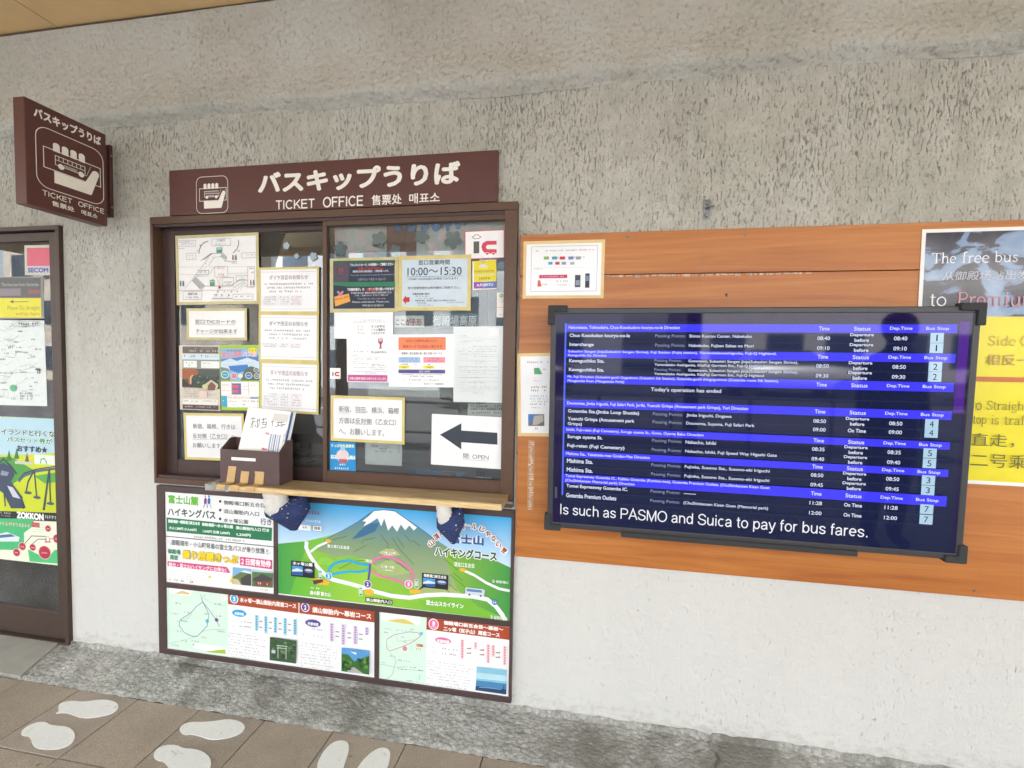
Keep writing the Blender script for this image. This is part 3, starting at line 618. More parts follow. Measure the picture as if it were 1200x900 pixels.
s = Sheet('card_charge_notice', [(218, 361.6), (289.6, 361), (289.6, 399), (220, 398)], YL-.002, 'small white notice about charging IC cards, below the station map', 'notice', WG, tape=.012)
s.z(180, 240, 5); s.text('窓口でICカードの', 245, 672, 697, 482, TXT, .005); s.text('チャージが出来ます', 248, 727, 752, 492, TXT, .005)
s.line([(245, 703), (482, 703)], .0009, TXT); s.line([(248, 757), (492, 757)], .0009, TXT)

PG = 'three white timetable revision notices stacked on the left pane'
PK = ink('#ad949a'); PB = ink('#9a9aa6')
def revision(c, lab, ty, rows):
    s = Sheet('timetable_notice', c, YL-.0015-random.uniform(0, .0004), lab, 'notice', PG, tape=.010, tapemat=TAPEY, paper=LAM)
    s.uv(.02, .10, .96, .104, GREY); s.uv(.02, .90, .96, .904, GREY)
    W, H = s.w, s.h; u = lambda x0, y0, x1, y1: ((x0-.5)*W, (x1-.5)*W, (.5-y1)*H, (.5-y0)*H)
    s.ltext('ダイヤ改正のお知らせ', u(.18, .17, .82, .27), PK if rows != 2 else PB, .01)
    for i in range(3): s.ldash(*u(.1+.04*i, .34+i*.08, .9-.05*i, .385+i*.08), PB, .8)
    y = .62
    s.lline([((-.44)*W, (.5-y)*H), (.22*W, (.5-y)*H)], .0006, LG)
    for i in range(rows):
        yy = y+i*.05; s.ldash(*u(.08, yy+.01, .3, yy+.038), PB, .8); s.ldash(*u(.36, yy+.01, .5, yy+.038), PB, .8); s.ldash(*u(.55, yy+.01, .7, yy+.038), ink('#b58088'), .9)
        s.lline([((-.44)*W, (.5-yy-.05)*H), (.22*W, (.5-yy-.05)*H)], .0006, LG)
    for xx in (-.44, -.17, .03, .22): s.lline([(xx*W, (.5-y)*H), (xx*W, (.5-y-rows*.05)*H)], .0006, LG)
    return s
revision([(304, 314), (374, 312), (374, 368), (303, 367)], 'white timetable revision notice, topmost of the three stacked notices on the left pane', 0, 4)
revision([(302.6, 366.4), (374, 367), (373.4, 425), (304, 423)], 'white timetable revision notice, middle one of the three stacked on the left pane', 1, 2)
revision([(304.5, 423), (373, 425), (374.4, 486), (305, 482)], 'white timetable revision notice, lowest of three, its foot behind the leaflets', 2, 5)

s = Sheet('animal_park_poster', [(210, 404.5), (257.8, 405.5), (257.8, 481), (211, 480)], YL-.001, 'brown poster with a tawny animal and a tent, beside the green bus poster', 'poster', WG, paper=ink('#d9d2c4'))
s.z(200, 400, 10)
s.r(140, 60, 140, 560, ink('#6d6560')); s.dash(220, 98, 125, 560, ink('#c9c4ba')); s.dash(280, 72, 88, 500, ink('#aaa59b')); s.r(140, 148, 212, 572, ink('#d3e3ea')); s.dash(152, 158, 190, 440, ink('#5d7fa6')); s.dash(450, 165, 188, 560, ink('#a7b9cc'))
s.r(140, 212, 320, 575, ink('#8d9a8e')); s.r(152, 226, 305, 308, ink('#eef2f0')); s.dash(162, 242, 262, 258, K); s.dash(190, 272, 288, 252, K); s.r(358, 232, 312, 578, ink('#eef2f0')); s.dash(375, 250, 268, 470, GREY); s.dash(375, 284, 298, 500, LG)
s.r(140, 320, 540, 575, ink('#565a58')); s.poly([(240, 420), (330, 385), (460, 430), (575, 400), (575, 560), (230, 540)], ink('#3f4b42'))
for i in range(26): s.ell(random.uniform(250, 570), random.uniform(400, 530), random.uniform(10, 26), random.uniform(8, 16), ink(random.choice(('#56645a', '#35403a', '#6f7d70', '#4b584e'))), 9)
s.poly([(140, 325), (230, 318), (300, 325), (328, 350), (325, 390), (300, 400), (270, 390), (250, 410), (250, 460), (228, 505), (212, 490), (215, 450), (190, 440), (140, 430)], ink('#a8623f'))
s.poly([(230, 420), (255, 395), (275, 392), (250, 430), (248, 500), (230, 515)], ink('#d8b48a')); s.ell(300, 360, 5, 5, TXT, 8); s.poly([(140, 440), (220, 500), (310, 520), (140, 530)], ink('#4a3a36'))
s.poly([(385, 515), (480, 450), (555, 500), (565, 520), (545, 575), (440, 570), (400, 530)], ink('#cfc4ac')); s.poly([(440, 520), (482, 470), (535, 520), (520, 575), (440, 570)], ink('#7a5a46')); s.ell(400, 530, 26, 26, ink('#cdd48c'), 12)
for i in range(6): s.dash(160, 545+i*19, 556+i*19, 560-(i % 3)*60, ink('#6f5f58'), fill=.7)
s.r(340, 580, 660, 430, ink('#e9cfc4')); s.r(150, 672, 735, 562, ink('#ece9e2')); s.dash(160, 690, 705, 340, K); s.dash(380, 690, 705, 545, K); s.r(145, 738, 790, 565, ink('#5b4744')); s.dash(170, 752, 770, 550, ink('#cfc4bb'))

s = Sheet('green_bus_tour_poster', [(257.8, 404.5), (304.6, 404.5), (305.5, 481), (258.9, 481)], YL-.0014, 'lime green edged bus tour poster with blue photo and a cyan tab', 'poster', WG, paper=ink('#a6c83c'))
s.z(200, 400, 10)
s.r(590, 88, 460, 1040, ink('#8fb7dd')); s.poly([(590, 210), (1040, 160), (1040, 300), (590, 270)], ink('#4f86c6')); s.poly([(590, 240), (700, 200), (780, 230), (900, 190), (1040, 240), (1040, 330), (590, 330)], ink('#c9dcec'))
s.poly([(680, 290), (900, 270), (930, 330), (800, 370), (700, 340)], ink('#3f7fc4')); s.poly([(870, 330), (940, 290), (1040, 320), (1040, 460), (820, 460)], ink('#5d6f62')); s.poly([(590, 300), (680, 320), (700, 460), (590, 460)], ink('#7a8c86'))
s.text('富士山周遊', 600, 118, 188, 830, ink('#e08a9a'), .045, rot=.08); s.text('バス旅', 845, 118, 185, 1010, ink('#f2c5cd'), .045); s.dash(640, 100, 122, 830, ink('#3d66a8'))
s.ell(962, 106, 55, 30, ink('#ece03a')); s.dash(925, 96, 118, 1000, K); s.dash(810, 215, 240, 1000, ink('#e8eef6'), fill=.9); s.dash(620, 240, 262, 800, ink('#e8eef6'), fill=.9)
for x, y, r_, c in ((640, 390, 48, '#3fa7c4'), (743, 405, 36, '#d8685c'), (820, 405, 28, '#e6e2d0'), (918, 400, 42, '#4b77b8'), (1008, 335, 32, '#6a7070'), (1012, 408, 34, '#7b7f7a')):
    s.ell(x, y, r_, r_*.9, WHITE); s.ell(x, y, r_*.85, r_*.76, ink(c)); s.dash(x-r_*.5, y-6, y+8, x+r_*.5, WHITE, fill=1)
s.r(592, 472, 638, 1038, ink('#f3f1ee')); s.dash(606, 500, 520, 690, ink('#d8a0a0')); s.dash(606, 568, 584, 690, ink('#d8a0a0')); s.r(720, 492, 622, 828, ink('#6f6fa0'))
for yy in (510, 568): s.r(724, yy, yy+36, 800, ink('#d8667a'))
s.r(712, 478, 630, 715, GREY); s.r(915, 478, 630, 919, GREY); s.dash(850, 520, 534, 905, LG); s.dash(850, 560, 572, 905, LG); s.dash(945, 510, 528, 1015, K)
s.r(602, 642, 764, 664, ink('#2aa9d0')); s.dash(618, 690, 705, 650, WHITE); s.r(666, 642, 772, 1036, ink('#f3f3f1')); s.dash(682, 652, 672, 930, ink('#d06a52'), fill=1); s.dash(682, 695, 712, 780, ink('#c28080')); s.dash(800, 690, 708, 920, K); s.dash(700, 738, 755, 745, K); s.dash(830, 730, 750, 920, K); s.r(940, 655, 672, 1032, ink('#5a7ba8')); s.dash(945, 690, 712, 1030, K)

def direction(name, c, y, lab, ls, z, tape=.012):
    s = Sheet(name, c, y, lab, 'notice', WG, tape=tape, tapemat=TAPEY, paper=LAM); s.z(*z)
    for t, x0, y0, y1, x1, ul in ls:
        s.text(t, x0, y0, y1, x1, ink('#6a6a6e'), .0)
        for a, c_ in ul: s.line([(a, y1+6), (c_, y1+6)], .0008, ink('#6a6a6e'))
    return s
direction('direction_notice', [(215.6, 484), (287, 484.5), (286, 541), (216.7, 538)], YL-.002, 'white direction notice in thin type, low on the left pane behind the leaflet box',
    [('新宿、箱根、行きは', 208, 433, 460, 432, ()), ('反対側（乙女口）へ', 208, 484, 512, 432, ((208, 395),)), ('お願いします。', 208, 534, 560, 365, ())], (180, 400, 4.5))
# ---------------- notices on the right pane
s = Sheet('credit_card_poster', [(386.9, 303.5), (467, 300.8), (466.3, 365.5), (386.9, 366)], YR-.001, 'dark navy and green poster with an exclamation mark and a crossed card', 'poster', WG, tape=.015, paper=ink('#2d3448'))
s.z(380, 295, 12); s.poly([(130, 130), (1000, 118), (1000, 160), (130, 190)], ink('#2f5a4c')); s.poly([(130, 430), (680, 425), (1000, 425), (1000, 490), (330, 490), (130, 470)], ink('#2c7d57'))
s.poly([(130, 190), (380, 150), (340, 430), (130, 430)], ink('#4a4a58')); s.ell(240, 285, 98, 108, ink('#6d4650')); s.ell(240, 285, 88, 97, ink('#4f4856'))
for x in (222, 258): s.poly([(x-12, 225), (x+12, 225), (x+7, 290), (x-7, 290)], ink('#a04450')); s.ell(x, 312, 9, 11, ink('#a04450'), 10)
s.text('「クレジットカード」のお取扱い・ご確認ください', 372, 170, 212, 975, ink('#e4e4ea'), .05); s.text('お使いいただけません。', 482, 222, 258, 835, ink('#c9404c'), .04); s.text('乗車券をお求めの際は現金を、ご用意お願いします。', 405, 264, 298, 910, ink('#d4d4dc'), .03)
s.text('The credit card can not be used for the purchase of', 372, 322, 350, 985, ink('#a8aeba')); s.text('신용카드는 사용할 수 없습니다', 478, 374, 412, 870, ink('#a8aeba'))
s.text('「交通系電子」の      ではお取り扱いできます', 330, 512, 555, 985, ink('#e4e4ea'), .05); s.text('交通系', 595, 514, 550, 738, ink('#c9503c'), .04); s.text('申し訳ありませんが、現金又はご利用できる券をお求めください', 382, 568, 596, 955, ink('#d4d4dc'), .03)
s.text('ご不便、ご迷惑をおかけしますがご了承願います', 430, 604, 630, 905, ink('#c0c0ca'), .02); s.text('The ticket by card, cash only', 470, 650, 680, 865, ink('#a8aeba')); s.text('Please understand. Thank you', 400, 695, 728, 915, ink('#c0c4ca'), .02); s.text('부탁드립니다 감사합니다', 540, 742, 775, 840, ink('#c0c4ca'), .02)
s.poly([(145, 635), (352, 590), (372, 700), (160, 770)], ink('#e6a94a')); s.poly([(150, 660), (358, 615), (362, 640), (153, 690)], ink('#d8863a'))
s.line([(192, 560), (272, 640)], .008, ink('#f0c9c9')); s.line([(270, 560), (195, 640)], .008, ink('#f0c9c9')); s.line([(195, 563), (268, 637)], .004, ink('#b83850')); s.line([(267, 563), (198, 637)], .004, ink('#b83850'))

s = Sheet('opening_hours_notice', [(467.5, 300.4), (553, 298), (551, 364), (466.6, 364)], YR-.0016, 'pale blue opening hours notice reading 10:00 to 15:30 with a red arrow', 'notice', WG, tape=.015, tapemat=TAPEY, paper=ink('#cfdfe9'))
s.z(460, 290, 8.571); s.text('窓口営業時間', 262, 128, 178, 575, ink('#4a5264'), .012)
T_ = ink('#30405a'); s.text('10:00～15:30', 152, 205, 285, 695, T_, .004); s.line([(140, 297), (705, 285)], .0011, T_)
s.text('（12:00～12:30は窓口を閉めております）', 165, 306, 330, 655, ink('#5a5f72'), .012); s.text('窓口営業時間外は券売機をご利用下さい。', 155, 396, 422, 680, ink('#8a7a86'), .012)
s.text('自動券売機の案内', 205, 458, 478, 372, ink('#5a5f72'), .02); s.dash(235, 484, 500, 362, K); s.dash(255, 506, 520, 410, GREY); s.text('乗車券の購入、各方面、高速バスのご案内が できます。', 230, 526, 544, 640, ink('#5a6072'), .01); s.dash(245, 552, 566, 355, K); s.dash(545, 548, 560, 715, GREY); s.dash(255, 574, 588, 400, GREY); s.dash(600, 580, 592, 655, LG)
s.poly([(105, 528), (136, 482), (136, 502), (172, 502), (172, 548), (136, 548), (136, 576)], RED)

s = Sheet('ic_card_sticker', [(544.6, 271.3), (591.5, 268.8), (591, 302.5), (544.6, 304)], YR-.001, 'white sticker with red border showing the letters ic as a cap and a train', 'sticker', WG, paper=ink('#d46a78'))
s.z(370, 240, 4.8); s.uv(.02, .025, .98, .975, ink('#f3f1f0')); s.r(888, 207, 274, 920, ink('#5e5c58'))
s.line([(880, 182), (892, 176), (893, 170), (915, 169), (917, 175), (930, 180), (918, 190), (893, 192)], .0022, ink('#6a6a66'), True)
R2 = ink('#d04a5c'); s.poly([(1018, 202), (960, 204), (940, 215), (932, 235), (938, 258), (950, 270), (960, 273), (1000, 275), (1018, 272), (1018, 250), (965, 250), (957, 238), (965, 226), (1018, 224)], R2)
for x in (965, 1000): s.ell(x, 275, 11, 8, WHITE, 16); s.ell(x, 275, 8, 6, R2, 16)
s = Sheet('ic_card_sticker', [(386.7, 431), (399, 431.5), (399, 444), (386.7, 444)], YR-.0008, 'tiny white ic sticker low on the left edge of the right pane', 'sticker', paper=WHITE)
s.z(380, 360, 9); s.r(86, 685, 725, 98, K); s.line([(160, 690), (125, 690), (115, 705), (125, 720), (160, 722)], .006, RED)

s = Sheet('yellow_ad_sticker', [(553.8, 306.3), (582, 304.6), (581.5, 339), (553.8, 340)], YR-.001, 'small yellow notice with a violet foot, under the ic sticker', 'sticker', WG, paper=ink('#f2efe6'))
s.z(460, 290, 8.571); s.r(815, 134, 345, 1044, ink('#e8d832')); s.r(815, 348, 415, 900, ink('#9a5ab0')); s.r(900, 346, 413, 1044, ink('#6a78b4')); s.text('A.FUJIKYU', 845, 365, 400, 1010, ink('#e9e6f4'), .04)
s.poly([(868, 190), (890, 168), (925, 165), (955, 185), (955, 205), (870, 208)], ink('#dddcd0')); s.dash(820, 232, 256, 1030, ink('#7d7742'), fill=1); s.r(820, 270, 288, 1035, ink('#d9d6a0')); s.dash(870, 300, 328, 975, ink('#7d7742'), fill=1); s.dash(900, 142, 160, 945, ink('#a8a480'), fill=1)
s = Sheet('small_crest_sticker', [(582, 343), (593.3, 343), (593, 372), (582, 372)], YR-.0008, 'narrow white sticker with a round green crest at the right glass edge', 'sticker', WG, paper=ink('#eceae6'))
s.z(460, 290, 8.571); s.ell(1093, 485, 20, 22, ink('#8f9a78')); s.ell(1093, 485, 12, 14, ink('#b9c0a0')); s.dash(1068, 520, 530, 1130, GREY); s.dash(1068, 542, 552, 1125, GREY); s.r(1050, 600, 604, 1140, ink('#c98a8a')); s.dash(1072, 625, 635, 1125, LG); s.dash(1075, 670, 680, 1120, K)

s = Sheet('backing_sheet', [(391.5, 366), (461, 366), (460, 397), (392, 397)], YR+.0002, 'plain white sheet peeping out above the coffee notice', 'notice', WG, paper=LAM)
s.z(380, 360, 9); s.dash(265, 78, 88, 445, LG); s.dash(595, 88, 102, 695, ink('#c9a0a8'))
s = Sheet('cup_notice', [(407, 369), (457, 369), (454.6, 447.8), (405.8, 447.8)], YR-.0004, 'white page of small type with a pink footed cup and a pink bottom bar', 'notice', WG, paper=LAM)
s.z(380, 360, 9); s.dash(380, 132, 144, 600, GREY); s.dash(300, 152, 164, 670, GREY)
for i, yy in enumerate((190, 225, 260)): s.dash(350, yy, yy+26, 440, ink('#c9b4ba')); s.text(('さつま芋の', 'くりの濃厚な', 'これだけです。')[i], 497, yy, yy+28, 640+i*5, TXT, .02)
for yy in (335, 358, 398): s.dash(335, yy, yy+9, 395, LG); s.dash(440, yy, yy+9, 470, GREY)
s.dash(300, 458, 476, 455, GREY); s.text('申し込みありません。', 497, 462, 486, 665, TXT, .02)
s.poly([(568, 328), (620, 328), (618, 372), (603, 392), (604, 425), (612, 436), (578, 436), (586, 425), (587, 392), (571, 372)], ink('#a85568')); s.ell(595, 332, 26, 13, ink('#d8c4c4')); s.poly([(576, 340), (612, 340), (608, 362), (580, 362)], ink('#e2b4bc'))
for yy, xa, xb in ((505, 290, 370), (530, 315, 612), (545, 320, 560), (568, 290, 370), (590, 310, 480), (597, 497, 665), (612, 497, 640), (630, 320, 665), (650, 497, 640), (672, 290, 665), (690, 400, 560)): s.dash(xa, yy, yy+10, xb, K if xa > 480 else GREY)
s.r(252, 712, 780, 668, ink('#c25a92')); s.text('お得な回数券 販売のお知らせをいたします。', 270, 735, 765, 660, ink('#f0d4e4'), .03)

s = Sheet('price_list_notice', [(456, 392.5), (533, 391), (531, 454.5), (455, 452.5)], YR-.0007, 'white notice with an orange header and blue and pink boxes', 'notice', WG, paper=LAM)
s.z(450, 380, 8); OR = ink('#ee8a5e'); s.r(137, 124, 240, 578, OR); s.frame(137, 124, 240, 578, ink('#b86a48'), .0008); s.text('当日のバス乗車券は富士山バス', 205, 142, 168, 500, ink('#a04a38'), .01); s.text('乗車カードでお支払い頂けます', 180, 195, 222, 545, ink('#b03c2e'), .01)
s.text('御殿場・富士急線三島～富士方面へ行くバス', 165, 262, 284, 545, TXT, .01)
s.r(137, 306, 360, 340, ink('#a9c4e6')); s.r(370, 308, 360, 574, ink('#ee9cae')); s.dash(160, 318, 330, 318, ink('#4a6a9a')); s.dash(165, 338, 352, 312, ink('#4a6a9a')); s.dash(425, 318, 330, 515, ink('#a04458')); s.dash(410, 338, 350, 540, ink('#a04458'))
s.dash(150, 368, 382, 240, K); s.dash(285, 368, 384, 320, LG); s.dash(410, 370, 386, 455, K); s.r(495, 364, 390, 574, ink('#eceae4')); s.r(140, 388, 416, 242, ink('#f0e63c')); s.r(370, 388, 416, 474, ink('#f0e63c')); s.text('1000円', 168, 394, 412, 216, TXT); s.text('1500円', 400, 394, 412, 458, TXT)
s.dash(280, 398, 410, 305, LG); s.dash(510, 398, 410, 550, LG); s.r(137, 424, 458, 574, ink('#5a5494')); s.text('当日 300円', 330, 432, 452, 432, ink('#dcdaf0'), .02)
s.dash(155, 464, 474, 550, GREY); s.dash(245, 482, 494, 458, K); s.dash(195, 514, 528, 510, GREY); s.text('富士急モビリティ 御殿場営業所', 375, 548, 566, 560, K, .0)

s = Sheet('fare_table_notice', [(531.5, 382.7), (592.3, 382.3), (591.3, 472), (531, 471)], YR-.0002, 'pale greenish fare table sheet of thin ruled lines, right of the orange headed notice', 'notice', WG, paper=simple('pale_table_paper', '#dfe6e6', .12, 0, .02, 10))
s.z(450, 380, 8)
for i in range(34): s.dash(700+random.choice((0, 0, 20, 130)), 105+i*16.2, 113+i*16.2, random.choice((780, 940, 1060)), LG if i % 3 else GREY, fill=.7)
for xx in (690, 860, 950, 1075, 1100): s.line([(xx, 280 if xx > 700 else 90), (xx, 600)], .0005, LG)
for yy in (285, 345, 398, 432, 500, 540): s.line([(700, yy), (1075, yy)], .0005, GREY)
s.r(985, 40, 110, 1080, ink('#f4f6f6'))

direction('direction_notice', [(387.8, 463), (474.4, 466), (474.4, 520.5), (387.8, 516.5)], YR-.0012, 'yellow taped white direction notice above the blue sticker on the right pane',
    [('新宿、羽田、横浜、箱根', 123, 340, 372, 440, ((118, 185), (205, 270), (288, 355))), ('方面は反対側（乙女口）', 123, 400, 432, 425, ((210, 298),)), ('へ、お願いします。', 123, 456, 490, 362, ())], (370, 400, 4.5))
s = Sheet('mascot_sticker', [(386.7, 517.3), (417, 519), (416.7, 551.8), (386.7, 551)], YR-.001, 'square bright blue sticker with a white round emblem, bottom left of the right pane', 'sticker', WG, paper=ink('#2a94d4'))
s.z(370, 400, 4.5); s.text('すっぱ特急運賃表', 80, 540, 558, 204, ink('#dbe9c8'), .03); s.r(80, 598, 618, 208, ink('#d4e6ee')); s.ell(143, 604, 34, 34, ink('#e2d6d6')); s.r(122, 620, 640, 166, ink('#c26470')); s.ell(143, 565, 13, 12, ink('#9cc8e2')); s.dash(85, 601, 613, 108, ink('#4a8ac0')); s.dash(172, 601, 613, 204, ink('#4a8ac0')); s.dash(100, 662, 674, 170, ink('#e8f2f8'), fill=1); s.dash(126, 643, 656, 160, ink('#e8f2f8'), fill=1)
s = Sheet('arrow_notice', [(505.6, 485), (590.9, 489), (588, 550), (505.6, 544)], YR-.0016, 'white sheet with a big black left arrow reading OPEN', 'notice', WG, paper=LAM)
s.z(370, 400, 4.5); s.poly([(655, 492), (768, 432), (768, 470), (958, 482), (958, 545), (768, 532), (768, 570)], ink('#38404a')); s.text('開: OPEN', 778, 590, 618, 912, ink('#555a60')); s.line([(778, 624), (912, 631)], .0009, ink('#555a60'))
# ---------------- inside the office
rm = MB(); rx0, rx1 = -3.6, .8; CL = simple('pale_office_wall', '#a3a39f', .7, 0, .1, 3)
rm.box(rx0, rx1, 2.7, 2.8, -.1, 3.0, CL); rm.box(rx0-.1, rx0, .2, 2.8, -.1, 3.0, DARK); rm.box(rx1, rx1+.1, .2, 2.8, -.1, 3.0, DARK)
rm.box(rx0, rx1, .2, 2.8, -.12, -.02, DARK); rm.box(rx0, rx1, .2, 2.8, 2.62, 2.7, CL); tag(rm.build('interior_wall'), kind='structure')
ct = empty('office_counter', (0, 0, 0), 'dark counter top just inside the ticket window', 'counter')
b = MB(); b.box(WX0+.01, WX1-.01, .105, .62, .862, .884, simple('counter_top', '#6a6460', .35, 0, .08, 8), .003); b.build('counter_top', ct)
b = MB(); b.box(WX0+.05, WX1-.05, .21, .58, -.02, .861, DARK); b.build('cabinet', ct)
# blue tray with things in it
def X(px, py, y): return wall(px, py, y)
c = X(508, 553, .25); o = empty('blue_tray', (c.x, .25, .885), 'shallow blue tray holding a red booklet, seen through the glass below the arrow sheet', 'tray')
BL = simple('blue_plastic', '#4a86c2', .35); b = MB()
r_ = []
for z_, k in ((0, .85), (.028, 1.0), (.030, .97), (.006, .82)): r_.append([(sx*.135*k, sy*.085*k, z_) for sx, sy in ((-1, -1), (1, -1), (1, 1), (-1, 1))])
b.loft(r_, BL); b.build('tray_body', o)
o = tag(MB().build('x') if False else link('red_booklet', None), 'red booklet lying in the blue tray', 'booklet'); o.location = (c.x+.06, .25, .894)
b = MB(); b.box(-.035, .035, -.03, .05, 0, .022, simple('red_cover', '#a83a4a', .4), .002); b.build('cover', o)
c = X(566, 556, .2); o = empty('desk_sign', (c.x, .2, .884), 'small white tent card on the counter under the arrow sheet', 'card'); b = MB(); b.prism([(-.04, 0), (.04, 0), (.038, .045), (-.038, .045)], 0, .004, WHITE); b.build('card', o)
# card terminal / telephone and cables in the left opening
c = X(358, 545, .3); o = empty('telephone', (c.x-.02, .32, .884), 'black desk telephone in the dark gap right of the leaflets', 'telephone')
b = MB(); b.prism([(-.09, 0), (.09, 0), (.09, .05), (-.09, .035)], -.1, .1, BLACK); b.build('base', o)
b = MB()
for i in range(4):
    for j in range(3): b.box(-.02+j*.028, -.002+j*.028, -.08+i*.03, -.062+i*.03, .045, .056, GREY, .001)
b.build('keypad', o); b = MB(); b.tube([(-.06, -.1, .07), (-.062, -.02, .085), (-.062, .03, .085), (-.06, .1, .07)], [.022, .013, .013, .022], BLACK); b.build('handset', o, True)
o = tag(link('cable', None), 'thin white cable looping over the counter in the left pane gap', 'cable'); b = MB(); p0 = X(345, 531, .13); p1 = X(376, 545, .13)
b.tube([(p0.x-.02, .14, .892), (p0.x+.03, .13, .90), (p0.x+.07, .125, .888), (p1.x+.01, .12, .888)], .003, ink('#c9c9c9'), 6); b.tube([(p0.x-.02, .19, .892), (p0.x+.04, .17, .894), (p1.x, .14, .889)], .0025, ink('#c9c9c9'), 6); b.build('wire', o, True)
o = empty('office_monitor', (X(362, 500, .6).x, .55, .884), 'black monitor back in the gloom behind the left pane', 'monitor'); b = MB(); b.box(-.2, .2, 0, .03, .09, .36, BLACK, .006); b.build('screen_case', o); b = MB(); b.box(-.03, .03, .005, .03, 0, .1, BLACK); b.box(-.1, .1, -.05, .08, 0, .01, BLACK); b.build('stand', o)
for nm, cc, y, lab, col in (('memo_sheet', [(428, 518), (471, 521), (471, 545.6), (428, 544.4)], .02, 'grey white memo standing inside the glass beside the blue sticker', '#c9cac6'),
                            ('timetable_memo', [(548, 473), (590, 473), (590, 492), (548, 492)], .012, 'pale page behind the arrow sheet with only its top rows of type showing', '#b9bab4')):
    s = Sheet(nm, cc, y, lab, 'notice', paper=ink(col)); s.z(370, 400, 4.5)
    if nm == 'memo_sheet': s.text('駅前通り ～バスのり', 295, 545, 558, 390, K); s.text('神社前', 335, 560, 572, 375, K); s.dash(310, 574, 583, 400, K)
    else:
        for i in range(3): s.dash(815, 335+i*18, 347+i*18, 980, K)
s = Sheet('red_lettered_slip', [(462.7, 370), (497, 370), (497, 383.7), (462.7, 383.7)], .02, 'cream slip with red lettering just under the opening hours notice', 'notice', paper=ink('#e2dccb')); s.z(370, 240, 4.8); s.text('ここが手形', 450, 640, 680, 596, ink('#b04a44'), .03)
s = Sheet('brush_lettered_slip', [(506.5, 368), (561, 368), (560.6, 384), (506.5, 384)], .02, 'dark slip with white brush lettering left of the crest sticker', 'notice', paper=ink('#6a7270')); s.z(370, 240, 4.8); s.text('御殿場高原', 660, 622, 682, 905, ink('#dfe2de'), .02)
b = MB(); c0 = X(470, 384, .05); c1 = X(590, 392, .05); o = tag(link('inner_rail', None), 'grey blind rail crossing behind the glass above the white notices', 'rail'); b.box(c0.x-.05, c1.x, .06, .09, c1.z, c0.z+.01, simple('grey_rail', '#a9aaa4', .5)); b.build('rail', o)
b = MB(); c0 = X(455, 452, .05); c1 = X(530, 466, .05); o = tag(link('shelf_edge', None), 'pale grey shelf edge behind the glass under the orange headed notice', 'shelf'); b.box(c0.x-.1, c1.x, .06, .3, c1.z-.002, c0.z, simple('pale_shelf', '#a5a8a2', .5)); b.build('board', o)
# flower curtain above
cur = empty('sakura_curtain', (0, .022, 0), 'pink and grey checked valance with grey blossom cutouts behind the top of the right pane', 'curtain')
CA, CB, CC = [simple('curtain_'+k, v, .8, 0, .08, 60) for k, v in (('pink', '#d8c9cb'), ('grey', '#c6cbca'), ('brown', '#7a5e58'))]
p0 = X(384, 266, .022); p1 = X(600, 300, .022); wv = lambda x: math.sin(x*26)*.006
nx, nz = 18, 3; X0, X1 = p0.x, p1.x; Z1c = p0.z+.05; Z0c = p1.z+.0
for part, sel in (('pink_patch', 0), ('grey_patch', 1)):
    b = MB()
    for i in range(nx):
        for j in range(nz):
            if (i//1+j) % 2 != sel: continue
            a, c = X0+(X1-X0)*i/nx, X0+(X1-X0)*(i+1)/nx; d, e = Z0c+(Z1c-Z0c)*j/nz, Z0c+(Z1c-Z0c)*(j+1)/nz
            b.add([(a, wv(a), d), (c, wv(c), d), (c, wv(c), e), (a, wv(a), e)], [(0, 1, 2, 3)], CC if 6 <= i <= 8 else (CA if sel == 0 else CB))
    b.build(part, cur, recalc=False)
def blossom(px, py, r_, y, mat, lab, par=None):
    c = X(px, py, y); pts = []
    for k in range(5):              # five rounded petals as one outline
        a = 2*PI*k/5+.3*px
        for j in range(-4, 5): q = a+j*.42; pts.append((r_*.64*math.cos(a)+r_*.36*math.cos(q), r_*.64*math.sin(a)+r_*.36*math.sin(q)))
    b = MB(); b.prism(pts, 0, .0015, mat); o = b.build('petals', par)
    if par is None:
        e = empty('paper_blossom', c, lab, 'decoration', 'grey paper blossoms on the ticket window'); o.parent = e; o.name = 'petals'
    else: o.location = c-par.location
    return o
BG = simple('grey_blossom_felt', '#7f9094', .8, 0, .05, 40)
for i, (px, py, rr, lab) in enumerate(((399, 292, .036, 'low left corner of the right pane'), (444, 281, .040, 'on the brown stretch of the curtain'), (494, 277, .034, 'under the blue letters'), (531, 281, .043, 'next to the ic sticker'), (463, 294, .030, 'above the top edge of the opening hours notice'), (586, 315, .036, 'half behind the ic sticker beside the yellow notice'))):
    blossom(px, py, rr*.92, .013, BG, 'grey blossom cutout '+lab)
for px, py, rr, lab in ((335.5, 288, .017, 'highest of those in the dark gap of the left pane'), (347.5, 300, .013, 'smallest in the dark gap of the left pane'), (367, 300.5, .020, 'rightmost in the dark gap of the left pane')):
    blossom(px, py, rr, YL+.001, simple('silver_blossom', '#9fb4bd', .4, 0, .05, 20), 'silver grey blossom cutout '+lab)
o = link('banner_letters', None); tag(o, 'blue rounded letter banner cut off by the top of the right pane', 'banner'); o.location = (0, .05, 0)
sb = Sheet('x', None, 0, M=Matrix.Translation((0, .012, 0)), size=(6, 6), build=False, label='blue rounded letter banner cut off by the top of the right pane', cat='banner'); bpy.data.objects.remove(o)
sb.root.name = 'letter_banner'; sb.pname = 'lettering'; sb.z(370, 240, 4.8); BW = ink('#3f86c4'); BW2 = ink('#8fc0e4')
for m, e in ((BW, 0),):
    sb.text('いらっしゃい', 440, 40, 160, 848, BW, .09)
b = MB(); a0 = X(304, 303, .5); a1 = X(380, 311, .5); o = tag(link('pink_bar', None), 'dusty pink horizontal bar across the dark gap above the timetable notices', 'bar'); b.box(a0.x-.1, a1.x+.1, .5, .53, a1.z, a0.z, simple('dusty_pink', '#8a5a6c', .6)); b.build('bar', o)
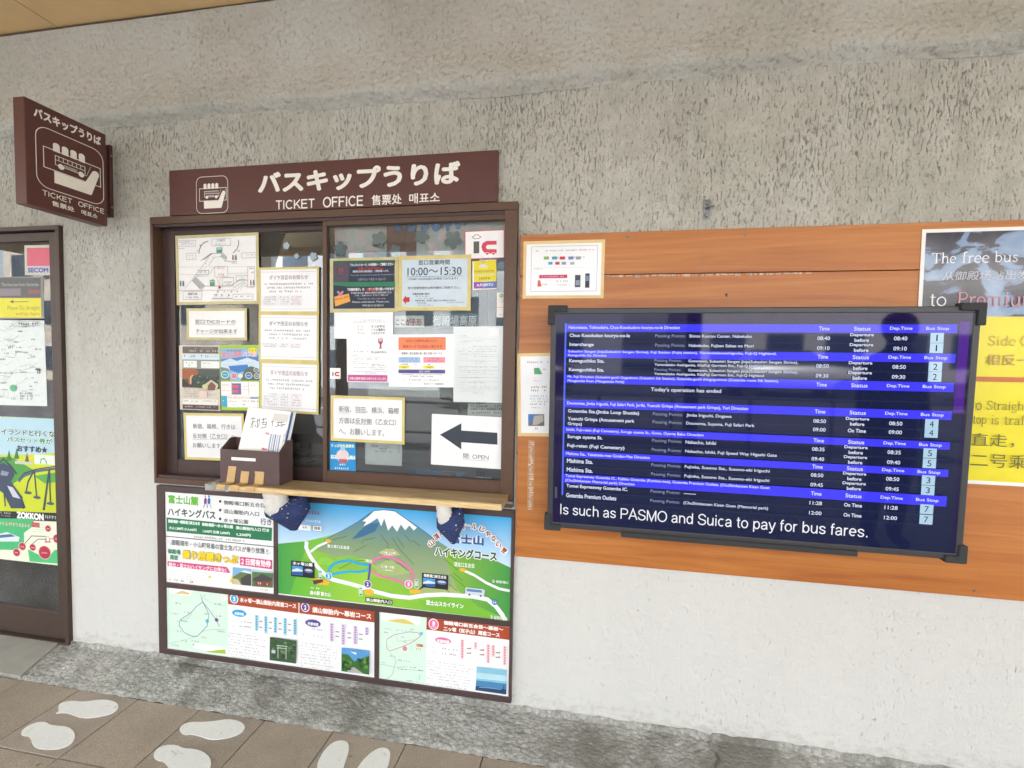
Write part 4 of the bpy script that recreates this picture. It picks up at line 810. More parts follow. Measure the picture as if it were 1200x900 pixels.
b = MB(); a0 = X(561, 300, .3); a1 = X(569, 400, .3); o = tag(link('dark_post', None), 'thin dark post inside the office left of the crest sticker', 'post'); b.box(a0.x, a1.x, .3, .34, .89, 2.3, BLACK); b.build('post', o)
# ================================================================== SIGNS
def pictogram(s, x0, y0, y1, x1, t, mat, bgm):
    """ticket window pictogram: fingers holding a bus ticket over a counter"""
    X0, X1, Z0, Z1 = s.lbox(x0, y0, y1, x1); W, H = X1-X0, Z1-Z0
    q = lambda u, v: (X0+u*W, Z1-v*H)
    R = W*.17; pts = []
    for cx, cz, a0 in ((X1-R, Z1-R, 0), (X0+R, Z1-R, 90), (X0+R, Z0+R, 180), (X1-R, Z0+R, 270)):
        for i in range(7): a = math.radians(a0+i*15); pts.append((cx+R*math.cos(a), cz+R*math.sin(a)))
    s.lline(pts, t, mat, True)
    s.lline([q(.10, .32), q(.95, .32), q(.95, .66), q(.10, .66)], t*1.1, mat, True)
    for i in range(4):
        cx = .28+i*.125; w_ = .048
        s.lpoly([q(cx-w_, .335), q(cx-w_, .22), q(cx-w_*.7, .195), q(cx, .185), q(cx+w_*.7, .195), q(cx+w_, .22), q(cx+w_, .335)], mat)
    s.lpoly([q(.24, .67), q(.70, .67), q(.82, .43), q(.86, .40), q(.91, .41), q(.93, .46), q(.80, .86), q(.78, .87), q(.24, .87)], mat)
    s.lline([q(.26, .40), q(.70, .40), q(.70, .555), q(.26, .555)], t*.9, mat, True); s.lline([q(.26, .47), q(.70, .47)], t*.8, mat)
    for i in range(6): s.lline([q(.31+i*.065, .40), q(.31+i*.065, .47)], t*.8, mat)
    s.lline([q(.38, .515), q(.58, .515)], t*.6, mat); s.lline([q(.38, .535), q(.58, .535)], t*.6, mat)
    for cx in (.34, .64):
        c = q(cx, .56); s.lpoly([(c[0]+W*.045*math.cos(a*PI/8), c[1]+W*.045*math.sin(a*PI/8)) for a in range(16)], mat)
    s.lline([q(.68, .66), q(.80, .36)], t*.7, bgm); s.lline([q(.72, .56), q(.79, .36)], t*.5, mat)
def fill(s, mat): s.uv(0, 0, 1, 1, mat)
sx0, sx1, sz0, sz1 = -1.893, -.384, 2.0905, 2.2905
sg = link('ticket_office_sign', None); sg.matrix_world = Matrix.Translation(((sx0+sx1)/2, -.024, (sz0+sz1)/2)); tag(sg, 'long maroon TICKET OFFICE sign board in white lettering above the sliding window', 'sign')
b = MB(); b.box(-(sx1-sx0)/2, (sx1-sx0)/2, 0, .023, -(sz1-sz0)/2, (sz1-sz0)/2, SIGN, .0015); b.build('sign_board', sg)
s = Sheet('x', None, 0, M=sg.matrix_world.copy(), size=(sx1-sx0, sz1-sz0), build=False, label='x', cat='x'); bpy.data.objects.remove(s.root); s.root = s.parent = sg; s.pname = 'lettering'; s.z(180, 170, 2.727); s.y = -.0004
s.text('バスキップうりば', 333, 88, 158, 980, SIGNW, .045); SANS(s, 'TICKET', s.lbox(390, 178, 206, 516), SIGNW, .21); SANS(s, 'OFFICE', s.lbox(541, 168, 199, 672), SIGNW, .21); s.text('售票处', 697, 160, 193, 793, SIGNW, .02); s.text('매표소', 817, 155, 188, 915, SIGNW, .02)
s.ox, s.oy, s.k = 170, 170, 7.5; pictogram(s, 452, 285, 605, 728, .0022, SIGNW, SIGN)
# projecting sign: face looks to +x
PX = -2.18; pm = Matrix(((0, -1, 0, PX), (1, 0, 0, -.215), (0, 0, 1, 2.2445), (0, 0, 0, 1)))   # local x -> world +y, local y -> world -x
ps = link('projecting_sign', None); ps.matrix_world = pm; tag(ps, 'square maroon box sign standing out from the wall above the door, with ticket pictogram', 'sign')
b = MB(); b.box(-.152, .152, .0005, .055, -.204, .204, SIGN, .003); b.build('sign_box', ps)
b = MB(); b.box(.153, .170, .012, .044, -.14, .155, SIGND, .002); b.box(.170, .185, .004, .052, -.155, .17, SIGND, .002); b.build('wall_bracket', ps)
for z_ in (.12, -.11): b = MB(); b.tube([(.176, .0035, z_), (.176, -.002, z_)], .005, STEEL, 8); b.build('bolt', ps)
s = Sheet('x', None, 0, M=pm, size=(.304, .408), build=False, label='x', cat='x'); bpy.data.objects.remove(s.root); s.root = s.parent = ps; s.pname = 'lettering'; s.y = -.0004
W, H = .304, .408
s.ltext('バスキップうりば', (-.122, .13, .142, .182), SIGNW, .045)
SANS(s, 'TICKET', (-.100, .008, -.152, -.132), SIGNW, .21); SANS(s, 'OFFICE', (.030, .138, -.152, -.132), SIGNW, .21); s.ltext('售票处', (-.068, .015, -.184, -.163), SIGNW, .02); s.ltext('매표소', (.042, .108, -.184, -.163), SIGNW, .02)
lb = s.lbox; s.lbox = lambda *a: (-.118, .136, -.120, .118); pictogram(s, 0, 0, 0, 0, .0028, SIGNW, SIGN); s.lbox = lb
# ================================================================== COUNTER SHELF AND WHAT STANDS ON IT
SZ = .9245; SX0, SX1, SY0, SY1 = -1.572, -.318, -.172, -.034
sh = empty('counter_shelf', (0, 0, 0), 'narrow worn pine shelf board with a pale front edge under the ticket window', 'shelf')
b = MB(); b.prism([(SX0, SZ-.018), (SX0+.012, SZ-.024), (SX1, SZ-.024), (SX1, SZ), (SX0+.02, SZ), (SX0, SZ-.008)], SY0+.012, SY1, SHELF); b.build('board', sh)
b = MB(); b.box(SX0+.004, SX1-.001, SY0, SY0+.0118, SZ-.0235, SZ-.0012, SHELFE, .002); b.build('edge_strip', sh)
for q_ in ((SX1-.03, SX1+.022, SY1-.01, SY1+.003, SZ-.036, SZ-.026), (-1.27, -1.24, -.12, -.012, SZ-.05, SZ-.0245), (-.56, -.53, -.12, -.012, SZ-.05, SZ-.0245)): b = MB(); b.box(*q_, STEEL); b.build('bracket', sh)
clear = m_glass('clear_packing_tape', (.86, .86, .8, 1), 1.45, .3)
b = MB(); b.box(SX0-.012, SX0+.10, SY0-.002, SY1-.02, SZ+.0005, SZ+.0012, clear); b.box(SX0-.012, SX0+.10, SY0-.0022, SY0-.0014, SZ-.026, SZ+.0012, clear); b.build('clear_tape', sh)
# leaflet box
lbx = empty('leaflet_box', (-1.41, -.1, SZ), 'brown open topped plastic leaflet box stuck to the counter shelf with kraft tape', 'box')
bx0, bx1, by0, by1 = -.140, .140, -.030, .058; t = .004
b = MB(); b.box(bx0, bx1, by0, by0+t, .0005, .142, PVC, .001); b.box(-.085, .03, by0-.0008, by0-.0002, .097, .110, WHITE); b.build('front_panel', lbx)
for sx in (bx0, bx1-t):
    b = MB(); vs = [(by0+t, .0005), (by1, .0005), (by1, .182), (by0+.055, .182), (by0+t, .142)]; n = 5
    P_ = [(sx, y, z) for y, z in vs]+[(sx+t, y, z) for y, z in vs]
    b.add(P_, [tuple(range(n)), tuple(range(n, 2*n))[::-1]]+[(i, i+n, (i+1) % n+n, (i+1) % n) for i in range(n)], PVC); b.build('side_panel', lbx)
b = MB(); b.box(bx0+t, bx1-t, by1-t, by1, .0005, .18, PVC); b.build('back_panel', lbx)
b = MB(); b.box(bx0+t, bx1-t, by0+t, by1-t, .0005, .004, PVC); b.build('floor_panel', lbx)
for k, (cx, wd, hh, sk) in enumerate(((-.090, .038, .070, .010), (-.025, .038, .052, .006), (.046, .042, .052, .004))):
    b = MB(); yb = by0-.0010; rows = [(sk, hh, yb), (sk*.6, hh*.6, yb-.001), (0.0, .004, yb-.0016), (-.002, .0015, yb-.006), (-.006, .0018, SY0+.1-.002), (-.008, -.004, SY0+.1-.0035), (-.009, -.020, SY0+.1-.0035)]
    L = [];
    for dx, z, y in rows: L.append([(cx+dx-wd/2, y, z), (cx+dx+wd/2, y, z), (cx+dx+wd/2, y+.0008, z+.0006), (cx+dx-wd/2, y+.0008, z+.0006)])
    b.loft(L, KRAFT); b.build('tape_strip', lbx)
b = MB(); b.box(.028, .0705, by0-.0036, by0-.0026, .046, .056, KRAFT); b.build('tape_strip', lbx)
# leaflets standing in the box
def leaflet(lab, w_, h_, x, y, z, rx, ry, paper, th=.004):
    M = Matrix.Translation((-1.41+x, -.1+y, SZ+z)) @ Matrix.Rotation(ry, 4, 'Y') @ Matrix.Rotation(rx, 4, 'X')
    return Sheet('leaflet', None, 0, lab, 'leaflet', 'leaflets in the brown box', M=M, size=(w_, h_), paper=paper, th=th)
R = math.radians
s = leaflet('front white leaflet with black brush writing, standing in the brown box', .208, .312, .022, .0155, .156, R(-14), R(4), WHITE)
s.z(250, 460, 6.92)
def brush(pts): s.line(pts, .0024, TXT)
for q in ([(305, 215), (345, 210)], [(325, 200), (322, 290)], [(305, 290), (318, 240), (345, 235)], [(340, 262), (352, 285)], [(362, 215), (360, 285)], [(355, 240), (378, 215), (372, 270), (362, 280)], [(392, 222), (438, 212)], [(412, 205), (405, 255)], [(395, 245), (435, 240), (428, 280), (385, 290)], [(400, 262), (430, 258)],
          [(470, 240), (495, 236)], [(488, 210), (480, 275)], [(498, 225), (585, 212)], [(515, 245), (590, 240)], [(540, 208), (530, 270), (505, 278)], [(560, 215), (552, 262), (590, 262)], [(520, 262), (560, 275), (580, 255)]): brush(q)
s.r(498, 168, 232, 618, ink('#d9d8d4')); s.text('時刻表', 428, 322, 342, 528, ink('#d8708a'), .03); s.poly([(395, 445), (425, 455), (470, 452), (540, 450), (538, 475), (400, 468)], ink('#e0708c')); s.poly([(425, 448), (470, 440), (520, 452), (470, 462)], WHITE)
s = leaflet('leaflet with a green and blue edge, just behind the white front one', 0.208, .312, .028, .0245, .155, R(-14), R(4), WHITE); s.uv(.93, 0, .96, 1, ink('#8fae4a')); s.uv(.96, 0, 1, 1, ink('#3f6fb0'))
s = leaflet('rearmost white leaflet in the brown box', .208, .318, .034, .031, .152, R(-14), R(4), LAM)
s = leaflet('short timetable leaflet with grey columns at the right of the box', .066, .15, .090, .004, .14, R(-10), R(4), ink('#e6eaee'), .003)
for i in range(5): s.uv(.1+i*.16, .05, .17+i*.16, .95, ink(('#7a8aa8', '#aab4c4', '#5d6f94', '#b8c2ce', '#8493aa')[i]))
s = leaflet('lower white leaflet with grey print at the right end of the box', .066, .14, .096, .012, .158, R(-10), R(4), LAM, .003)
for i in range(8): s.ldash(-.03, .03, .05-i*.014, .056-i*.014, GREY)
# fabric pouches under the shelf
TOWEL = simple('white_cotton', '#d8d6d0', .95, 0, .05, 60, .3); b_ = NB('navy_dotted_denim'); co = b_.coords(); vv = b_.voro(co, 46); dots = b_.ramp(vv.outputs[0], [(.11, G(1)), (.15, G(0))])
wv = b_.noise(b_.coords((1, 1, 6)), 60, 3); nv = b_.ramp(wv, [(.3, lin('#1f2a4d')), (.7, lin('#35457a'))]); b_.l(b_.mix(dots, nv, lin('#d8d2b8')), b_.p.inputs['Base Color']); b_.p.inputs['Roughness'].default_value = .9; b_.bump(wv, .5, .004); NAVY = b_.m
def pouch(px0, px1, ptip, pl, pr, lab, seed):
    y = -.115; a = wall(*px0, y); c = wall(*px1, y); tip = wall(*ptip, y); l = wall(*pl, y); r__ = wall(*pr, y); rnd = random.Random(seed)
    cx = (a.x+c.x)/2; o = empty('padded_bracket_cover', (cx, y, SZ-.026), lab, 'fabric cover', 'padded cloth covers on the shelf brackets')
    top = 0; rings = []
    wd = (c.x-a.x)/2
    for i in range(18):           # navy cloth cup, its rim low at the front left and high at the back right
        t = i/17; zc = -.012-(SZ-.026-tip.z-.012)*t
        rr = wd*((.92+.2*math.sin(t*PI*.9)) if t < .4 else 1.11-(t-.4)*1.55); off = (tip.x-cx)*t**1.2
        ring = []
        for j in range(36):
            th = 2*PI*j/36; fold = 1+.045*math.sin(5*th+seed+t*5)+.035*math.sin(9*th-t*7+seed)
            zt = (1-t)**1.3*(.030*math.cos(th-.75)-.022)
            ring.append((off+rr*math.cos(th)*fold, rr*.72*math.sin(th)*fold, min(-.0005, zc+zt)))
        rings.append(ring)
    b = MB(); b.loft(rings, NAVY); b.build('navy_cloth', o, True)
    rings = []
    for i in range(16):           # white towel stuffed into the cup
        t = i/15; zc = .0-(SZ-.026-l.z+.018)*t; rr = wd*(.58+.025*math.sin(t*17+seed))*(1-max(0, t-.6)**2*1.9)
        rings.append([(-wd*.36+wd*.16*t+rr*math.cos(2*PI*j/24)*(1+.05*math.sin(3*j+i*1.3)), -wd*.30-.004*t+rr*.82*math.sin(2*PI*j/24)*(1+.05*math.sin(t*19+j*.8)), zc+.010*math.cos(2*PI*j/24)*t) for j in range(24)])
    b = MB(); b.loft(rings, TOWEL); b.build('white_padding', o, True)
    rings = []
    for k in range(25):           # rolled brim of the pouch
        pass
    return o
pouch((314, 578), (357, 580), (344, 621), (312, 593), (357, 598), 'navy dotted cloth cover with white padding under the shelf below the leaflet box', 1)
pouch((512, 594), (541, 597), (531, 637), (513, 604), (541, 610), 'smaller navy dotted cloth cover with white padding, over the arched red lettering of the map', 5)
# ================================================================== COURSE BOARD
bd = empty('hiking_course_board', (0, 0, 0), 'brown framed four panel hiking bus and mountain course board on the wall under the shelf', 'notice board')
BX0, BX1, BZ0, BZ1 = -1.990, -.294, .050, .8545; BY = -.014
P1 = rect([(193.7, 574.7), (321, 585), (322, 696), (195.6, 680.5)], BY); P2 = rect([(326, 586), (598.8, 607), (597.3, 728.5), (326, 696)], BY)
P3 = rect([(196.6, 686), (440, 717), (438.8, 794), (195.8, 757.6)], BY); P4 = rect([(445.2, 716), (598, 735), (596.6, 818), (444.3, 794.5)], BY)
zt = (P1[3]+P2[3])/2; zm1 = (P1[2]+P2[2])/2; zm2 = (P3[3]+P4[3])/2; zb = (P3[2]+P4[2])/2; xl = (P1[0]+P3[0])/2; xr = (P2[1]+P4[1])/2
b = MB(); b.box(BX0, BX1, -.022, -.001, zt, BZ1, BOARDF, .0015); b.box(BX0, BX1, -.022, -.001, BZ0, zb, BOARDF, .0015)
b.box(BX0, xl, -.022, -.001, zb, zt, BOARDF, .0015); b.box(xr, BX1, -.022, -.001, zb, zt, BOARDF, .0015); b.box(xl, xr, -.0215, -.001, zm2, zm1, BOARDF, .0015)
b.box(P1[1], P2[0], -.021, -.001, zm1, zt, BOARDF, .0015); b.box(P3[1], P4[0], -.021, -.001, zb, zm2, BOARDF, .0015); b.build('board_frame', bd)
b = MB(); b.box(BX0+.004, BX1-.004, -.011, -.001, BZ0+.004, BZ1-.004, BOARDF); b.build('backing', bd)
def panel(x0, x1, z0, z1, paper, part):
    M = Matrix.Translation(((x0+x1)/2, BY, (z0+z1)/2)); return Sheet('panel', None, 0, M=M, size=(x1-x0, z1-z0), parent=bd, paper=paper, th=.003, pname='printing')
WP = ink('#eef0f0', .3); DG = ink('#2c7a55')
s = panel(xl, P1[1], zm1, zt, WP, 'a'); s.z(180, 560, 5.4545)
s.text('富士山麓', 95, 105, 162, 288, ink('#68b83a'), .035); s.text('ハイキングバス', 92, 186, 240, 398, ink('#31554c'), .035)
for (x, c) in ((333, '#7d4a9c'), (356, '#3a6cb4')):
    s.poly([(x-9, 140), (x, 120), (x+10, 138), (x+8, 165), (x-8, 165)], ink(c)); s.ell(x, 117, 6, 7, ink('#4a8ac0' if x > 340 else '#d8a878'), 10); s.line([(x-4, 163), (x-13, 190)], .0022, ink('#3f6a9c')); s.line([(x+4, 163), (x+16, 192)], .0022, ink('#3f6a9c'))
s.line([(340, 150), (322, 190)], .001, K)
for y0, y1, x1, t_ in ((136, 160, 712, '御殿場口新五合目'), (192, 216, 676, '須山御胎内入口'), (248, 272, 606, '水ヶ塚公園')):
    s.ell(428, y0+13, 8, 9, TXT, 12); s.text(t_, 450, y0+6, y1+10, x1, ink('#4a4c50'), .015)
s.text('行き', 686, 256, 298, 756, ink('#3c3e42'), .02)
s.poly([(86, 252), (760, 318), (757, 402), (88, 340)], DG, False)
for a, t1, t2, e in ((96, '御殿場駅～御殿場口新五合目', '大人1,280円 小人640円', 298), (312, '御殿場駅～水ヶ塚公園', '1,240円 往復 2,000円', 510), (528, '須山御胎内入口 行き', '1,230円', 742)):
    sl = (a-86)*.098; s.text(t1, a, 262+sl, 284+sl, e, ink('#e4efe9'), .045); s.text(t2, a+6, 306+sl, 326+sl, a+(e-a)*(.9 if a < 500 else .45), ink('#e4efe9'), .045)
s.dash(262, 366, 380, 580, GREY); s.poly([(78, 368), (770, 436), (770, 441), (78, 373)], K, False)
s.text('御殿場市・小山町発着の富士急バスが乗り放題 !!', 118, 392, 428, 735, ink('#54585c'), .01); s.line([(102, 398), (118, 428)], .0009, K); s.line([(752, 468), (728, 498)], .0009, K)
s.text('御殿場', 95, 450, 482, 176, ink('#3f8a68'), .03); s.text('周遊', 108, 488, 520, 160, ink('#3f8a68'), .03)
s.text('乗り放題きっぷ', 188, 455, 516, 546, ink('#9a7a1e'), .085); s.text('乗り放題きっぷ', 189, 457, 514, 544, ink('#f0d428'), .045)
PKB = ink('#cf4a7c'); s.poly([(556, 502), (760, 524), (760, 582), (556, 556)], PKB, False); s.text('２日間有効券', 562, 508, 552, 754, ink('#f8e8f0'), .045)
s.poly([(95, 530), (470, 568), (494, 606), (95, 560)], PKB, False); s.text('観光・富士山ハイキングにお得な！', 100, 536, 562, 468, ink('#f4d8e4'), .045)
s.lines(108, 572, 640, 480, 4, LG, .3, .4, .5); s.dash(96, 640, 652, 165, GREY); s.dash(178, 648, 662, 256, K); s.lines(262, 655, 680, 500, 2, LG, .4, .4, .4)
s.poly([(490, 660), (500, 640), (512, 600), (512, 672)], ink('#e8d23a')); s.poly([(362, 622), (372, 622), (372, 638), (350, 638)], ink('#ead95a'))
s.poly([(510, 568), (628, 580), (628, 688), (510, 676)], ink('#7fb0d8'), False); s.poly([(510, 630), (560, 600), (628, 610), (628, 688), (510, 676)], ink('#6b7a4c'), False); s.poly([(560, 640), (628, 600), (628, 688), (570, 682)], ink('#4c4a44'), False); s.poly([(512, 640), (545, 645), (565, 682), (512, 676)], ink('#cfc3a4'), False); s.poly([(560, 595), (590, 588), (628, 600), (628, 612)], ink('#dfe6ea'), False)
s.poly([(634, 582), (768, 596), (766, 700), (634, 690)], ink('#587a4a'), False); s.poly([(640, 640), (700, 610), (764, 640), (764, 655), (640, 655)], ink('#4a4a50'), False); s.poly([(650, 655), (755, 655), (755, 690), (650, 684)], ink('#7c4a40'), False); s.dash(670, 662, 680, 740, ink('#d8ccc0')); s.poly([(634, 582), (768, 596), (767, 606), (634, 596)], ink('#b9cfe0'), False)
s.dash(690, 706, 714, 735, GREY)
# mountain map
FJ = fade('map_sky', '#f4fafc', '#2aa7e2', 2, -.10, .22); s = panel(P2[0], xr, zm1, zt, FJ, 'b'); s.z(310, 570, 4)
FG = fade('map_green', '#3c9a4a', '#8cc43c', 0, -.55, -.1); FG2 = fade('map_green_field', '#5cb43c', '#7aba3e', 0, -.5, .2, mid=(.55, '#9acb42')); FM = fade('fuji_slope', '#9fb07e', '#3f7fa8', 2, -.1, .2, mid=(.5, '#7f9a78'))
FB = fade('right_hill_green', '#9cc63e', '#2f8f4c', 0, .1, .57)
s.poly([(65, 268), (200, 255), (300, 232), (500, 160), (900, 300), (1155, 380), (1155, 640), (65, 500)], FG2)
s.poly([(65, 268), (130, 262), (200, 262), (190, 300), (150, 420), (120, 505), (65, 500)], FG)
s.poly([(280, 252), (370, 205), (440, 165), (490, 128), (515, 114), (560, 110), (610, 116), (650, 142), (720, 188), (790, 240), (860, 285), (930, 330), (990, 400), (940, 470), (860, 500), (740, 500), (600, 440), (480, 340), (330, 330), (250, 300)], FM)
s.poly([(250, 300), (330, 330), (400, 322), (480, 350), (560, 420), (480, 400), (300, 380), (180, 330), (205, 290)], ink('#86bd45'))
s.poly([(500, 420), (600, 440), (700, 470), (760, 505), (860, 510), (700, 540), (480, 500)], ink('#8abf42')); s.poly([(700, 440), (860, 470), (960, 480), (940, 505), (720, 510)], ink('#a8b878'))
s.poly([(830, 290), (930, 315), (1000, 330), (1080, 345), (1155, 380), (1155, 640), (1000, 560), (900, 480), (870, 390)], FB)
s.poly([(515, 114), (560, 110), (612, 116), (660, 150), (715, 192), (700, 206), (680, 182), (660, 205), (640, 178), (622, 212), (600, 182), (580, 206), (562, 150), (548, 186), (530, 148), (500, 168), (465, 186), (478, 165), (460, 162), (490, 138)], WHITE)
s.poly([(470, 188), (500, 172), (540, 170), (520, 210), (460, 235), (410, 248), (440, 215)], ink('#3d6f96')); s.line([(280, 252), (370, 205), (440, 165), (490, 128), (515, 113), (560, 109), (612, 115), (650, 142), (720, 188), (790, 240)], .003, ink('#2f6a96'))
for q in ([(320, 250), (385, 232)], [(420, 305), (480, 275)], [(455, 265), (470, 250), (520, 240)], [(545, 225), (585, 275)], [(600, 240), (640, 300), (700, 365)], [(620, 235), (655, 285)], [(655, 225), (690, 260)], [(695, 250), (730, 280)], [(570, 280), (610, 300)], [(845, 315), (900, 350)], [(845, 340), (905, 390)], [(870, 410), (940, 470)], [(885, 405), (930, 440)], [(830, 470), (870, 495)], [(865, 455), (905, 490)], [(350, 385), (420, 350), (470, 345)], [(500, 350), (560, 335), (640, 365), (690, 410)]):
    s.line(q, .0022, ink('#4c5d3c'))
s.poly([(240, 362), (262, 335), (290, 328), (325, 345), (330, 368), (280, 366)], ink('#8ec84a')); s.poly([(520, 372), (575, 345), (600, 346), (690, 405), (600, 418), (530, 405)], ink('#a5b878')); s.poly([(535, 310), (570, 290), (605, 290), (640, 320), (580, 330)], ink('#b0b884'))
RD = ink('#eaf2f2')
s.line([(200, 257), (197, 285), (215, 325), (250, 375), (285, 412), (320, 435), (390, 452), (450, 468), (520, 492), (600, 512), (680, 520), (760, 508), (840, 505), (980, 515), (1045, 528), (1085, 560), (1115, 600), (1135, 640)], .018, RD)
s.line([(218, 305), (250, 280), (300, 258)], .010, RD); s.line([(930, 390), (985, 415), (1040, 450), (1100, 478), (1150, 488)], .011, RD)
CY = ink('#2aa4d8'); PK2 = ink('#e070a8'); VI = ink('#5c4aa0')
s.line([(303, 415), (305, 385), (325, 362), (360, 350), (400, 345), (440, 360), (495, 368)], .011, CY); s.line([(303, 415), (345, 405), (400, 398), (450, 400), (495, 388)], .010, CY)
s.line([(497, 362), (520, 340), (560, 328), (600, 330), (640, 352), (680, 380), (698, 405), (690, 440), (680, 455)], .010, PK2); s.line([(497, 395), (540, 418), (590, 430), (640, 448), (660, 462)], .009, PK2); s.line([(497, 362), (494, 395), (488, 440)], .009, VI)
for x, y, r_, c in ((302, 420, 17, CY), (485, 457, 18, VI), (677, 457, 19, PK2)): s.ell(x, y, r_, r_*1.05, WHITE); s.ell(x, y, r_*.86, r_*.9, c); s.text('1' if c is PK2 else '3' if c is CY else '2', x-5, y-10, y+9, x+5, WHITE, .04)
OY = ink('#f0b43a')
for x, y, a, c in ((302, 254, 14, 9), (930, 390, 15, 9)): s.ell(x, y, a, c, OY, 12)
s.poly([(232, 430), (265, 428), (310, 445), (300, 462), (240, 455), (228, 448)], OY); s.poly([(468, 482), (500, 478), (517, 492), (505, 510), (475, 505)], OY); s.poly([(680, 482), (720, 480), (735, 492), (710, 502), (685, 500)], OY)
for x, y in ((256, 392), (445, 470), (706, 434)): s.r(x, y, y+40, x+16, ink('#e8f4ea')); s.r(x+2, y+2, y+38, x+14, ink('#2f9468')); s.text('駐車', x+3, y+6, y+32, x+13, WHITE, .03)
def photo(x0, y0, x1, y1, t_):
    s.r(x0, y0, y1, x1, ink('#2a2c2e')); m = (x0+x1)/2; s.text(t_, x0+8, y0+4, y0+20, x1-10, ink('#e8e8e4'), .035); s.r(x0+5, y0+24, y1-6, m, ink('#4a9ad8')); s.r(x0+5, y0+46, y1-6, m, ink('#2f5f9c')); s.poly([(x0+5, y0+44), (x0+30, y0+36), (m, y0+46), (m, y0+52), (x0+5, y0+52)], ink('#cfe0ea')); s.ell((m+x1)/2, (y0+y1)/2+12, (x1-m)*.38, 10, ink('#5a6fa8')); s.ell((m+x1)/2, (y0+y1)/2+9, (x1-m)*.3, 5, ink('#c4cde0'))
photo(127, 345, 237, 418, '水ヶ塚公園'); photo(740, 402, 863, 470, '御殿場口新五合目'); s.poly([(735, 470), (750, 455), (760, 465), (722, 485)], ink('#2a2c2e'))
s.poly([(228, 438), (275, 432), (278, 446), (235, 458)], ink('#5a4038')); s.dash(218, 468, 478, 310, ink('#e8f4e4')); s.text('森の駅 富士山', 216, 484, 504, 312, WHITE, .045)
s.r(475, 516, 538, 602, ink('#2f3a32')); s.text('須山御胎内入口', 478, 519, 535, 598, ink('#eef4ec'), .04); s.text('富士山スカイライン', 760, 528, 552, 935, WHITE, .04); s.text('至 裾野市街地', 1060, 560+40, 622, 1140, ink('#e4f0e0'), .02); s.text('至 御殿場IC', 1068, 434, 448, 1145, ink('#e4f0e0'), .02)
s.text('富士宮口五合目', 298, 268, 284, 400, ink('#eef4ec'), .03); s.text('幕岩', 478, 338, 352, 508, ink('#eef4ec'), .02); s.text('二ツ塚（上塚）', 545, 300, 310, 618, WHITE, .02); s.text('1,929m', 565, 312, 320, 600, WHITE); s.text('二ツ塚（下塚）', 548, 365, 378, 612, WHITE, .02); s.text('1,804m', 562, 384, 392, 605, WHITE); s.text('須走口五合目', 890, 350, 372, 985, ink('#e9f2e0'), .03)
s.poly([(945, 470), (1025, 478), (1035, 485), (1030, 512), (942, 502)], ink('#cfd8e2')); s.poly([(950, 476), (1020, 483), (1020, 495), (950, 488)], ink('#5b88b8')); s.ell(962, 504, 5, 5, K, 8); s.ell(1015, 510, 5, 5, K, 8); s.ell(1080, 540, 13, 13, ink('#5c8fc0')); s.dash(1073, 535, 545, 1088, WHITE, fill=1)
GB = ink('#2c5f9c'); DGN = ink('#3a5d48')
for t_, x0, y0, y1, x1 in (('富士山', 868, 216, 262, 1030),): s.text(t_, x0, y0, y1, x1, WHITE, .12); s.text(t_, x0, y0, y1, x1, GB, .055)
s.text('ハイキングコース', 798, 274, 325, 1095, WHITE, .13); s.text('ハイキングコース', 802, 277, 322, 1092, DGN, .05)
arc = [('山', 783, 262, -.75), ('頂', 808, 233, -.6), ('が', 832, 210, -.5), ('ゴ', 930, 182, 0), ('ー', 952, 178, -.05), ('ル', 985, 184, -.2), ('じ', 1022, 197, -.3), ('ゃ', 1050, 218, -.45), ('な', 1077, 240, -.55), ('い', 1100, 268, -.6), ('！', 1125, 296, -.65)]
for ch, x, y, a in arc[:3]: s.text(ch, x-17, y-17, y+17, x+17, WHITE, .15, rot=-a); s.text(ch, x-14, y-14, y+14, x+14, ink('#9c4a3c'), .04, rot=-a)
for ch, x, y, a in arc[3:]: s.text(ch, x-17, y-(5 if ch == 'ー' else 17), y+(5 if ch == 'ー' else 17), x+17, WHITE, .15, rot=a); s.text(ch, x-13, y-(2 if ch == 'ー' else 13), y+(2 if ch == 'ー' else 13), x+13, ink('#9c4a3c'), .04, rot=a)
s.dash(185, 110, 126, 265, ink('#9a4a6c')); s.dash(188, 150, 162, 272, ink('#e6f2f8')); s.r(165, 176, 200, 222, WHITE); s.dash(170, 182, 195, 218, ink('#a05a5a')); s.r(232, 180, 204, 274, WHITE); s.frame(232, 180, 204, 274, K, .0012); s.text('検索', 238, 184, 200, 268, K, .02)
# lower left panel
BRK = ink('#a84a2e'); MG = ink('#d2ecdb'); s = panel(xl, P3[1], zb, zm2, WP, 'c'); s.z(180, 680, 4.444)
s.poly([(70, 22), (390, 60), (388, 395), (68, 345)], MG, False); s.poly([(85, 30), (198, 42), (195, 80), (84, 66)], WHITE, False); s.poly([(110, 68), (150, 52), (190, 66), (188, 74)], ink('#d8c48a'), False)
def track(pts, t, c): s.line(pts, t, ink(c))
track([(250, 85), (258, 112), (225, 135), (195, 170), (140, 205), (135, 235), (160, 270), (200, 290), (230, 290), (255, 265), (282, 235), (290, 175), (258, 112)], .0030, '#5a7ab0'); track([(258, 112), (300, 165), (330, 210), (345, 240)], .0028, '#6a6a8c')
track([(120, 215), (175, 200), (200, 175)], .0014, '#8a9a9a'); track([(250, 85), (320, 125), (385, 135)], .0012, '#8a9a9a'); track([(230, 290), (160, 310), (80, 330)], .0012, '#8a9a9a'); track([(255, 265), (300, 255), (375, 255)], .0012, '#8a9a9a')
s.poly([(272, 205), (286, 198), (292, 214), (278, 224)], ink('#5aa6d0')); s.ell(330, 205, 9, 10, ink('#6a4a8a')); s.ell(366, 90, 14, 15, WHITE); s.line([(366, 80), (366, 102)], .001, K)
